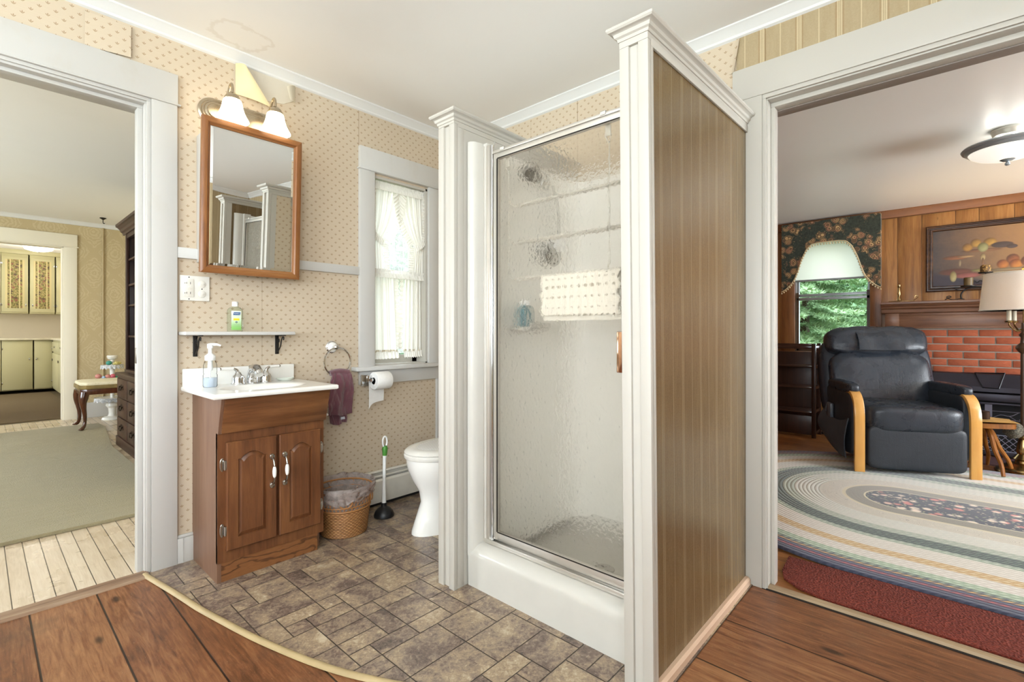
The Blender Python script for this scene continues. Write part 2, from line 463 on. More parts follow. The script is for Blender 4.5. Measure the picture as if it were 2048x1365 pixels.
# crown mouldings
def crown(name, pts_fn, prof, mat=None):
    """pts_fn(d,z)->list of points along the run for a profile point"""
    b = MB(); cols = [[b.b.verts.new(p) for p in pts_fn(d, z)] for d, z in prof]; n = len(cols)
    for i in range(n):
        A, B = cols[i], cols[(i+1) % n]
        for k in range(len(A)-1): b.b.faces.new((A[k], A[k+1], B[k+1], B[k]))
    b.b.faces.new([c[0] for c in cols]); b.b.faces.new([c[-1] for c in cols][::-1])
    bmesh.ops.recalc_face_normals(b.b, faces=b.b.faces[:]); return struct(name, b, mat or M_CROWN, angle=28)
CP = [(0, .055), (.042, .055), (.043, .046), (.036, .042), (.022, .026), (.012, .016), (.010, .006), (.0, 0.0)]
xs = [-2.6+.1*k for k in range(49)]
crown('trim_2', lambda d, z: [(x, 2.65-d, zc(x, 2.62)-.055+z) for x in xs], CP)
ysr = [2.62-.08*k for k in range(50)]
crown('trim_3', lambda d, z: [(2.215-d, y, zc(2.2, y)-.053+z) for y in ysr], CP)
crown('trim_4', lambda d, z: [(x, -1.3+d, zc(x, -1.3)-.055+z) for x in xs], CP)

# dining doorway: casing, header, jamb with its stop
b = MB().box(.522, .620, 2.63, 2.65, 0, 2.115, .002); struct('trim_5', b, M_LWHITE)
b = MB().box(-.62, .622, 2.628, 2.65, 2.115, 2.250, .002).box(-.62, .632, 2.622, 2.65, 2.108, 2.116, .002); struct('trim_6', b, M_LWHITE)
b = MB().box(.500, .530, 2.645, 2.81, 0, 2.085, .001).box(.506, .5215, 2.636, 2.6449, 0, 2.0945, .001).box(.480, .4999, 2.68, 2.73, 0, 2.0695, .001)
b.box(-.42, .53, 2.645, 2.81, 2.0851, 2.105, .001).box(-.42, .5215, 2.636, 2.6449, 2.0946, 2.1145, .001).box(-.42, .4999, 2.68, 2.73, 2.07, 2.085, .001)
b.box(-.44, -.42, 2.645, 2.81, 0, 2.1).box(-.55, -.44, 2.63, 2.65, 0, 2.115)
struct('door_1', b, M_LWHITE)
b = MB().prism([(2.585, 0), (2.665, 0), (2.655, .012), (2.595, .009)], 'x', -.42, .51); struct('trim_7', b, wood('worn_threshold', '#8d7059', '#b9a48a', 'x', 1, .5, dark='#4c3424'))
b = MB().box(.477, .482, 2.69, 2.715, .93, 1.0, .002); o = obj('strike_plate', b, plain('aged_steel', '#8a847c', .35, 1), base=(.48, 2.7, .965))
o['label'] = 'small steel strike plate on the left doorway jamb'; o['category'] = 'strike plate'
# chair rail
b = MB().box(.6205, 1.5445, 2.632, 2.65, 1.414, 1.463, .002); struct('trim_21', b, M_WHITE)
# baseboard beside the vanity
b = MB().box(.62, .69, 2.632, 2.65, 0, .118, .002).box(.62, .69, 2.636, 2.65, .118, .132, .004).box(.64, .644, 2.630, 2.634, 0, .118); struct('baseboard_left', b, M_LWHITE)

# living room doorway
b = MB().box(2.2, 2.215, .585, .70, 0, 2.063, .002); struct('trim_8', b, M_CREAM)
b = MB().box(2.198, 2.215, -.9, .702, 2.063, 2.197, .002); struct('trim_9', b, M_CREAM)
b = MB()
b.box(2.204, 2.2148, .571, .5848, 0, 2.0455, .001).box(2.215, 2.37, .566, .60, 0, 2.0395, .001).box(2.26, 2.31, .552, .5659, 0, 2.0215, .001)
b.box(2.204, 2.2148, -.75, .5848, 2.0457, 2.0628, .001).box(2.215, 2.37, -.75, .60, 2.040, 2.06, .001).box(2.26, 2.31, -.75, .5659, 2.022, 2.0399, .001)
b.box(2.2, 2.37, -.77, -.75, 0, 2.06)
struct('door_2', b, M_CREAM)
b = MB().box(2.3105, 2.372, -.75, .5655, 2.018, 2.0398, .001); struct('trim_10', b, M_SOFFIT)  # soffit strip in a darker grey-brown than the jamb
b = MB().prism([(2.212, 0), (2.252, 0), (2.247, .010), (2.219, .010)], 'y', -.75, .566); struct('trim_11', b, wood('pale_threshold', '#9a8265', '#c4ab86', 'y', 1, .45, 'Position', dark='#6b543c'))
b = MB().box(2.1995, 2.213, -.75, .585, -.002, .0015); struct('trim_12', b, plain('floor_gap', '#1c130c', .9))

# ---------------------------------------------------------------- bath window
b = MB().box(1.545, 1.648, 2.628, 2.65, .855, 2.06, .002).box(2.065, 2.15, 2.628, 2.65, .855, 2.06, .002)
b.box(1.545, 2.15, 2.626, 2.65, 2.066, 2.196, .002).box(1.537, 2.158, 2.616, 2.65, 2.056, 2.067, .003)
b.box(1.50, 2.17, 2.585, 2.66, .838, .862, .004).box(1.545, 2.15, 2.630, 2.65, .752, .838, .002)
b.box(2.135, 2.15, 2.632, 2.65, 0, .84, .002)
struct('window_1', b, M_WHITE)
wf = [o for o in C.objects if o.name == 'window_1'][0]
b = MB().box(1.648, 1.662, 2.65, 2.80, .86, 2.045).box(2.051, 2.065, 2.65, 2.80, .86, 2.045).box(1.648, 2.065, 2.65, 2.80, 2.03, 2.045).box(1.648, 2.065, 2.65, 2.80, .855, .87)
for z0, z1, y in ((.87, 1.46, 2.75), (1.43, 2.03, 2.775)):
    b.box(1.662, 1.70, y, y+.025, z0, z1).box(2.013, 2.051, y, y+.025, z0, z1).box(1.662, 2.051, y, y+.025, z0, z0+.05).box(1.662, 2.051, y, y+.025, z1-.035, z1)
o = obj('window_sash', b, M_CREAM, wf)
def m_glass(name, rough=0.0, ior=1.0, tint='#ffffff', refl=.06):
    m = start(name); tr = T.nodes.new('ShaderNodeBsdfTransparent'); gl = T.nodes.new('ShaderNodeBsdfGlossy'); mx_ = T.nodes.new('ShaderNodeMixShader')
    tr.inputs[0].default_value = lin(tint); gl.inputs['Roughness'].default_value = .02; fr = T.nodes.new('ShaderNodeLayerWeight'); fr.inputs[0].default_value = .06
    o = T.nodes.new('ShaderNodeOutputMaterial'); T.links.new(fr.outputs[0], mx_.inputs[0]); T.links.new(tr.outputs[0], mx_.inputs[1]); T.links.new(gl.outputs[0], mx_.inputs[2]); T.links.new(mx_.outputs[0], o.inputs[0]); return m
M_PANE = m_glass('window_glass')
b = MB().box(1.70, 2.013, 2.760, 2.764, .92, 1.425).box(1.70, 2.013, 2.786, 2.790, 1.48, 1.995); obj('glass_pane', b, M_PANE, wf)

# ---------------------------------------------------------------- shower enclosure
XF, XB = 1.32, 2.2
def lean(b):
    for v in b.b.verts: v.co.y += .0095*v.co.z*max(0, (2.2-v.co.x)/.88)
    return b
def capprof(): return [(-.004, 0), (-.004, -.042), (.003, -.0415), (.005, -.033), (.011, -.029), (.0135, -.020), (.019, -.016), (.025, -.0145), (.029, -.0095), (.029, -.003), (.026, 0)]
def cap(path, outward, z, name, fix=None):
    """moulding swept along a horizontal path with mitred corners; outward = side normals"""
    b = MB(); cols = []
    for d, h in capprof():
        col = []
        for i, p in enumerate(path):
            n = Vector((0, 0))
            ns = [outward[k] for k in (i-1, i) if 0 <= k < len(outward)]
            n = sum((Vector(q) for q in ns), Vector((0, 0)))
            col.append(b.b.verts.new((p[0]+n.x*d, p[1]+n.y*d, z+h)))
        cols.append(col)
    m = len(cols)
    for i in range(m):
        A, B = cols[i], cols[(i+1) % m]
        for k in range(len(A)-1): b.b.faces.new((A[k], A[k+1], B[k+1], B[k]))
    b.b.faces.new([c[0] for c in cols]); b.b.faces.new([c[-1] for c in cols][::-1])
    bmesh.ops.recalc_face_normals(b.b, faces=b.b.faces[:])
    if fix: fix(b)
    return struct(name, b, M_CREAM, angle=28)
# left partition (toilet side papered, shower side plain white board)
YL0, YL1 = 1.517, 1.617
b = MB().box(XF+.022, XB+.01, YL0+.004, YL1-.0005, 0, 1.9235); struct('wall_shower_left', b, M_FX)
b = MB()
b.box(XF, XF+.021, YL0, YL0+.032, 0, 1.9345, .001).box(XF, XF+.021, YL1-.034, YL1, 0, 1.9345, .001).box(XF+.010, XF+.0209, YL0+.0321, YL1-.0341, 0, 1.9345).box(XF, XF+.0209, YL0, YL1, 1.935, 1.962)
b.box(XF+.0211, XF+.055, YL0, YL0+.006, 0, 1.924, .0005).box(XF+.0211, XF+.055, YL1-.0004, YL1+.001, 0, 1.924)
b.box(XF+.0552, XB, YL0+.001, YL0+.006, 0, 1.924).box(XF+.0211, XB, YL0+.0005, YL1-.0005, 1.925, 1.985)
struct('trim_13', b, M_CREAM)
cap([(XB, YL0), (XF, YL0), (XF, YL1), (XB, YL1)], [(0, -1), (-1, 0), (0, 1)], 1.987, 'trim_14')
# right partition (hall side covered with striped paper)
YR0, YR1 = .640, .734
b = MB().box(XF+.022, XB+.01, YR0+.008, YR1-.002, .02, 1.9445); lean(b); struct('wall_shower_right', b, None or m_stripe('striped_panel_paper', 'x', '#75603f', '#634e32', .152, .27, .55, .28))
b = MB()
b.box(XF, XF+.021, YR0, YR0+.032, 0, 1.9345, .001).box(XF, XF+.021, YR1-.031, YR1, 0, 1.9345, .001).box(XF+.010, XF+.0209, YR0+.0321, YR1-.0311, 0, 1.9345).box(XF, XF+.0209, YR0, YR1, 1.935, 1.97)
b.box(XF+.0211, XF+.034, YR0, YR0+.010, 0, 1.9195, .0005).box(XF+.0211, XB, YR0, YR0+.0075, 1.920, 1.9445, .0005).box(XF+.0211, XF+.055, YR1-.0015, YR1, 0, 1.944)
b.box(XF+.0211, XB, YR0+.0005, YR1-.0005, 1.945, 1.994)
lean(b); struct('trim_15', b, M_CREAM)
cap([(XB, YR1), (XF, YR1), (XF, YR0), (XB, YR0)], [(0, 1), (-1, 0), (0, -1)], 1.996, 'trim_16', lambda b: lean(b))
b = MB().prism([(.628, 0), (.648, 0), (.648, .034), (.636, .034), (.628, .026)], 'x', XF+.028, XB-.005); struct('baseboard_right', b, wood('pinkish_bare_moulding', '#c9a78c', '#d8bda2', 'x', 1, .5, 'Position'))

sh = thing('shower_stall', 'white fiberglass shower stall between two trimmed partition walls', 'shower stall', (1.85, 1.13, 0))
# base with rounded curb
def curbprof():
    P = [(1.395, 0.0), (1.394, .12)]
    P += [(1.394+.05*(1-math.cos(a)), .135+.042*math.sin(a)) for a in [PI/2*k/8 for k in range(9)]]
    P += [(1.50, .180), (1.515, .165), (1.53, .075), (1.55, .058), (2.14, .055), (2.16, .07), (2.165, .12), (2.19, .125), (2.19, 0)]
    return P
b = MB().prism(curbprof(), 'y', .742, 1.512); part(sh, 'shower_base', b, M_PLASTIC, angle=40)
# surround: a U-shaped liner with round inner corners plus the front flange columns
def surround():
    b = MB(); r = .09; y0, y1, xb = .775, 1.480, 2.165; x0 = 1.50
    pts = [(x0, y1)] + [(xb-r+r*math.sin(a), y1-r+r*math.cos(a)) for a in [PI/2*k/8 for k in range(9)]] + [(xb-r+r*math.cos(a), y0+r-r*math.sin(a)) for a in [PI/2*k/8 for k in range(9)]] + [(x0, y0)]
    out = [(x0, 1.510), (2.195, 1.510), (2.195, .745), (x0, .745)]
    b.prism(pts+out[::-1], 'z', .10, 1.865, 0); return b
part(sh, 'wall_liner', surround(), plain('shower_liner', '#f3f0ea', .25, spec=.5, var=.01), angle=30)
b = MB()
for s, ys_ in ((1, 1.5125), (-1, .742)):
    q = [(1.392, 0), (1.392, .012), (1.402, .028), (1.425, .034), (1.45, .036), (1.452, .055), (1.50, .06), (1.50, 0)]
    b.prism([(px, ys_-s*py) for px, py in q], 'z', .13, 1.872)
part(sh, 'front_flange', b, M_PLASTIC, angle=50)
b = MB().lathe((1.80, 1.10, .0555), [(0, .001), (.038, .003), (.042, .005), (.046, .002), (.047, 0)], 28); part(sh, 'drain', b, plain('brushed_drain', '#7d7a74', .35, 1))
b = MB()
b.box(1.62, 1.76, 1.36, 1.485, 1.075, 1.095, .008, 3).box(1.62, 1.76, 1.352, 1.364, 1.09, 1.112, .004); part(sh, 'corner_shelf', b, M_PLASTIC)
M_CHROME = plain('polished_chrome', '#d8d9da', .08, 1, var=.01)
M_ALU = plain('satin_aluminium', '#d3cec6', .34, .75, var=.03)
# frame of the door opening
b = MB()
b.box(1.452, 1.475, 1.442, 1.486, .18, 1.862, .003).box(1.449, 1.453, 1.455, 1.461, .185, 1.86).box(1.449, 1.453, 1.47, 1.476, .185, 1.86)
b.box(1.452, 1.475, .770, .790, .18, 1.862, .003)
b.box(1.448, 1.492, .775, 1.482, .179, .187, .002).box(1.448, 1.456, .775, 1.482, .185, .196, .002).box(1.484, 1.492, .775, 1.482, .185, .202, .002)
part(sh, 'door_jamb', b, M_ALU)
b = MB().tube([(1.463, 1.436, .19), (1.463, 1.436, 1.86)], .005, 10).box(1.455, 1.47, 1.425, 1.445, .187, .192).lathe((1.463, 1.436, .186), [(.008, 0), (.009, .01), (.004, .016)], 12)
b.tube([(1.463, 1.455, 1.842), (1.463, 1.428, 1.850), (1.463, 1.42, 1.872)], .0022, 6)
part(sh, 'hinge_rod', b, M_CHROME)
b = MB()
yA, yB, zA, zB = .786, 1.430, .200, 1.832; fw = .024; fx0, fx1 = 1.462, 1.484
b.box(fx0, fx1, yB-fw, yB, zA, zB, .003).box(fx0, fx1, yA, yA+fw, zA, zB, .003)
b.box(fx0+.0005, fx1-.0005, yA+fw-.001, yB-fw+.001, zA, zA+.034, .002).box(fx0-.006, fx0-.0002, yA, yB, zB-.012, zB, .002).box(fx0+.0005, fx1-.0005, yA+fw-.001, yB-fw+.001, zB-.035, zB-.0005, .002)
door = part(sh, 'shower_door', b, M_ALU, label='aluminium framed shower door with rippled glass')
b = MB()
g = .005
b.box(fx0-.001, fx0+.003, yA+fw-g, yA+fw, zA+.034, zB-.035).box(fx0-.001, fx0+.003, yB-fw, yB-fw+g, zA+.034, zB-.035)
b.box(fx0-.001, fx0+.003, yA+fw, yB-fw, zB-.035, zB-.032).box(fx0-.001, fx0+.003, yA+fw, yB-fw, zA+.031, zA+.034)
part(door, 'gasket', b, plain('black_rubber_gasket', '#231c18', .6))
def m_ripple():
    m = start('rippled_shower_glass'); x, y, z = xyz('Position')
    n = noise(vec(x*1.0, y*1.0, z*.8), 85, 2, .45, .4); v = voro(vec(x, y, z*.8), 70, 'Distance')
    h = n*.75+v*.35
    g = T.nodes.new('ShaderNodeBsdfRefraction'); g.inputs['IOR'].default_value = 1.12; g.inputs['Roughness'].default_value = .0
    g.inputs[0].default_value = lin('#f3efe8')
    gl = T.nodes.new('ShaderNodeBsdfGlossy'); gl.inputs['Roughness'].default_value = .16; tr = T.nodes.new('ShaderNodeBsdfTransparent')
    tl = T.nodes.new('ShaderNodeBsdfTranslucent'); tl.inputs[0].default_value = lin('#f3ede2')
    bp = bump(h, 1.0, .0125); fr = T.nodes.new('ShaderNodeLayerWeight'); fr.inputs[0].default_value = .14
    for q in (g, gl, fr): T.links.new(bp.k, q.inputs['Normal'])
    m0 = T.nodes.new('ShaderNodeMixShader'); m0.inputs[0].default_value = .33; T.links.new(g.outputs[0], m0.inputs[1]); T.links.new(tr.outputs[0], m0.inputs[2])
    m1 = T.nodes.new('ShaderNodeMixShader'); m1.inputs[0].default_value = .14; T.links.new(m0.outputs[0], m1.inputs[1]); T.links.new(tl.outputs[0], m1.inputs[2])
    m2 = T.nodes.new('ShaderNodeMixShader'); T.links.new(fr.outputs[0], m2.inputs[0]); T.links.new(m1.outputs[0], m2.inputs[1]); T.links.new(gl.outputs[0], m2.inputs[2])
    o = T.nodes.new('ShaderNodeOutputMaterial'); T.links.new(m2.outputs[0], o.inputs[0]); return m
b = MB().box(1.4705, 1.4745, yA+fw, yB-fw, zA+.034, zB-.035)
for f in b.b.faces: f.material_index = 0 if f.calc_center_median().x < 1.471 else 1
part(door, 'glass_pane', b, [m_ripple(), m_glass('smooth_glass_face')])
b = MB().box(1.434, 1.464, .795, .828, .935, 1.072, .003); part(door, 'handle', b, plain('chrome_wood_reflection', '#c9a288', .12, 1), label='chrome pull handle')  # brown tint paints the wood reflected in the chrome

# hand shower and mixer on the side wall of the stall
b = MB().lathe((0, 0, 0), [(0, 0), (.034, .0), (.030, .010), (.012, .014)], 20, Mx=Matrix.Translation((1.88, 1.4795, 1.80)) @ Matrix.Rotation(PI/2, 4, 'X')); fl = b
b = MB().tube(curve([(1.88, 1.475, 1.80), (1.87, 1.45, 1.82), (1.78, 1.42, 1.83), (1.70, 1.40, 1.80)], 5), .009, 10); ar = b
M_DKCH = plain('dark_nickel', '#6e6a64', .3, 1)
b = MB().lathe((0, 0, 0), [(.012, .05), (.02, .03), (.042, .0), (.042, -.012), (.036, -.016), (0, -.016)], 22, Mx=Matrix.Translation((1.69, 1.395, 1.78)) @ Matrix.Rotation(.5, 4, 'Y')); t = part(sh, 'shower_head', b, M_DKCH); part(t, 'wall_flange', fl, M_CHROME); part(t, 'shower_arm', ar, M_CHROME)
RX = Matrix.Rotation(PI/2, 4, 'X')
b = MB().lathe((0, 0, 0), [(0, 0), (.062, 0), (.058, .008), (.025, .014)], 28, Mx=Matrix.Translation((1.94, 1.479, 1.46)) @ RX); t = part(sh, 'mixer_plate', b, M_DKCH)
b = MB().lathe((0, 0, 0), [(.012, .01), (.015, .03), (.034, .034), (.036, .055), (.02, .064), (0, .064)], 10, Mx=Matrix.Translation((1.94, 1.479, 1.50)) @ RX); part(t, 'knob', b, plain('white_knob', '#fbfbfb', .15))
b = MB().tube(curve([(1.90, 1.45, 1.79), (1.93, 1.44, 1.68), (1.95, 1.45, 1.56), (1.94, 1.455, 1.50)], 5), .008, 8); part(sh, 'shower_hose', b, plain('grey_hose', '#a7a39c', .35))
t = thing('shampoo_bottle', 'blue-green bottle on the corner shelf inside the shower', 'bottle', (1.675, 1.42, 1.0955))
b = MB().lathe((1.675, 1.42, 1.0955), [(0, 0), (.036, 0), (.038, .01), (.038, .07), (.030, .09), (.014, .098)], 20, sy=.7); part(t, 'bottle_body', b, plain('blue_green_plastic', '#57818a', .3))
b = MB().lathe((1.675, 1.42, 1.192), [(.016, 0), (.016, .022), (0, .022)], 16); part(t, 'cap', b, plain('white_cap', '#f2f2f0', .3))

# over-door rack with three rope-like bars and the knitted mat on it
t = thing('over_door_rack', 'white three-bar towel rack hooked over the shower door', 'towel rack', (1.52, 1.1, 1.832))
M_RK = plain('white_coated_wire', '#c9c4ba', .35)
b = MB()
for y in (.893, 1.372):
    b = MB().box(1.452, 1.492, y-.011, y+.011, 1.833, 1.836, .001).box(1.452, 1.455, y-.011, y+.011, 1.822, 1.836, .001).box(1.490, 1.493, y-.011, y+.011, 1.76, 1.836, .001)
    b.tube([(1.493, y-.012, 1.765), (1.500, y, 1.735), (1.493, y+.012, 1.765)], .002, 6)
    part(t, 'hook', b, M_RK)
b = MB()
for y, s in ((.893, -1), (1.372, 1)):
    b = MB().tube([(1.500, y, 1.742), (1.502, y, 1.31)], .0022, 6)
    for z in (1.60, 1.443, 1.292):
        b.tube(curve([(1.502, y, z+.05), (1.504, y-s*.006, z+.012), (1.515, y-s*.02, z-.004), (1.53, y-s*.033, z)], 4), .0022, 6)
    part(t, 'side_wire', b, M_RK)
for z in (1.60, 1.443, 1.292):
    b = MB()
    for ph in (0, PI):
        b.tube([(1.53+.0042*math.cos(k*.55+ph), lerp(.85, 1.335, k/110), z+.0048*math.sin(k*.55+ph)) for k in range(111)], .0048, 6)
    b.ell((1.53, .85, z), .009, .007, .009, 10, 6); b.ell((1.53, 1.337, z), .009, .007, .009, 10, 6)
    part(t, 'rope_bar', b, M_RK)
# mat draped over the lowest bar
def m_mat():
    m = start('knitted_cotton'); x, y, z = xyz('Position')
    s = .030; u = (frac(y/s)-.5)*s; rowsum = 1.0*z*0.0
    for zc_, r in ((1.276, .0045), (1.245, .0075), (1.205, .006), (1.165, .004)):
        rowsum = mx(rowsum, 1-ss(r*.7, r, sqrt_(u*u+(z-zc_)*(z-zc_))))
    n = noise(vec(x*40, y*260, z*260), 1, 2)
    fin(mix(rowsum*.8, '#ece7dc', '#968a78'), .9, 0, bump(n, .3, .004), sheen=.3); return m
def matf(u, v):
    y = lerp(.865, 1.212, u); L = v*.36-.17
    r = .009
    if L < -.0141: p = (1.53-r, 1.292+L+.0141)
    elif L > .0141: p = (1.53+r, 1.292-L+.0141)
    else: a = L/r; p = (1.53+r*math.sin(a)*1.0, 1.292+r*math.cos(a))
    if L < -.0141: y += .006*math.sin(L*120)*(1 if u in (0, 1) else 0); 
    x = p[0]+(-.003-.002*math.sin(u*60) if L < -.0141 else .003)
    z = p[1]
    if v == 0: z -= .004*math.sin(u*90)
    return Vector((x, y, z))
b = MB(); b.sheet(matf, 70, 50, .004); single('knitted_bath_mat', b, m_mat(), 'cream knitted mat with rows of holes on the lowest rack bar', 'bath mat', (1.53, 1.04, 1.29))

# ---------------------------------------------------------------- peeling paper by the ceiling
b = MB()
b.prism([(.868, 2.412), (.905, 2.33), (.985, 2.275), (1.10, 2.29), (1.165, 2.33), (1.163, 2.412)], 'y', 2.6465, 2.6515); struct('wall_bare_patch', b, M_PLAST)
M_BACKP = plain('paper_back', '#e2d0a4', .7); M_BACKP2 = plain('paper_back_pale', '#e6dcc6', .7)
def flap(name, quad, curl, mat, label, n=12):
    """quad: a,b = attached edge; c,d = free edge; curls away from the wall"""
    a, b_, c_, d_ = [Vector(q) for q in quad]
    def f(u, v):
        p = a.lerp(b_, u).lerp(d_.lerp(c_, u), v); return p+Vector((0, -curl*math.sin(v*PI*.62)-.001, 0))
    b = MB(); b.sheet(f, n, n, .0008); return single(name, b, mat, label, 'wallpaper', a)
flap('wallpaper_flap', [(.868, 2.646, 2.412), (.868, 2.646, 2.26), (1.02, 2.625, 2.225), (.90, 2.635, 2.40)], .035, M_BACKP, 'tan torn wallpaper flap curling down behind the wall lights')
flap('wallpaper_flap', [(1.165, 2.646, 2.412), (1.165, 2.646, 2.31), (1.115, 2.62, 2.30), (1.10, 2.63, 2.37)], .03, M_BACKP2, 'short pale wallpaper flap beside the right wall lamp arm')
flap('wallpaper_flap', [(.30, 2.647, 2.395), (.30, 2.647, 2.252), (.451, 2.641, 2.262), (.451, 2.641, 2.395)], .004, M_FX, 'lifted wallpaper strip above the left doorway')
b = MB(); b.sheet(lambda u, v: Vector((2.213-.012*u*u, .72-.035*u+.012*(1-v)*u-.012*v, lerp(2.198, 2.335, v))), 8, 8, .0008); single('wallpaper_flap', b, M_FY, 'loose patterned wallpaper edge above the right doorway corner', 'wallpaper', (2.21, .7, 2.27))

# ---------------------------------------------------------------- vanity
M_OAKV = wood('vanity_oak_upright', '#6a4127', '#906039', 'z', 1.1, .35, dark='#472917')
M_OAKH = wood('vanity_oak_level', '#6e4528', '#96663d', 'x', 1.1, .35, dark='#4b2c18')
def m_kick():
    m = start('bold_grain_oak'); x, y, z = xyz('Position')
    w_ = noise(vec(x*2.2, 0.0, z*5), 2.2, 3, .5, .4); s = sin_((z*1.0+w_*.20+x*.10)*150)
    n = noise(vec(x*10, y, z*60), 3, 4)
    fin(mix(ss(.55, .98, s)*.75, mix(n, '#74482b', '#906038'), '#4a2b1b'), .4); return m
vx0, vx1, vy0, vyb = .683, 1.150, 2.296, 2.646
v = thing('vanity_cabinet', 'oak bathroom vanity with two arched doors under the white sink top', 'vanity', (.916, 2.47, 0))
b = MB()
side = [(vyb, 0), (vyb, .795), (2.244, .795), (2.246, .785), (2.288, .640), (2.300, .636), (2.300, 0)]
b.prism(side, 'x', vx0, vx0+.016)
side2 = [(vyb, 0), (vyb, .795), (2.244, .795), (2.288, .640), (2.300, .636), (2.300, .088), (2.34, .088), (2.34, 0)]
b.prism(side2, 'x', vx1-.016, vx1); b.box(vx0+.01, vx1-.01, 2.62, 2.645, .1, .79).box(vx0+.01, vx1-.01, 2.31, 2.64, .09, .105)
part(v, 'side_panel', b, wood('vanity_side_veneer', '#6f4e3b', '#876853', 'z', .9, .42))
b = MB()
b.box(vx0, vx0+.05, vy0, vy0+.018, .088, .640).box(vx1-.044, vx1, vy0, vy0+.018, .088, .640).box(vx0, vx1, vy0+.001, vy0+.018, .575, .640).box(vx0, vx1, vy0+.001, vy0+.018, .088, .165)
b.box(.912, .94, vy0+.002, vy0+.018, .1, .62)
part(v, 'face_frame', b, M_OAKV)
b = MB().prism([(2.236, .792), (2.246, .794), (2.292, .642), (2.282, .640)], 'x', vx0+.012, vx1+.006, .002); part(v, 'false_drawer_front', b, M_OAKH)
b = MB().box(vx0+.001, vx1-.028, vy0+.006, vy0+.022, 0, .0885); part(v, 'toe_board', b, m_kick())
M_CH2 = plain('nickel_hardware', '#b9b7b2', .18, 1)
M_PORC = plain('white_porcelain', '#f3f1ec', .12, var=.01)
def arched(x0, x1, z0, z1, rise, n=14):
    w = x1-x0; pts = [(x0, z0), (x1, z0), (x1, z1-rise)]
    for k in range(n+1):
        t = k/n; s = t if t < .5 else 1-t
        pts.append((x1-w*(.10+.8*t), z1-rise+rise*math.sin(PI*t)**.8))
    pts.append((x0, z1-rise)); return pts
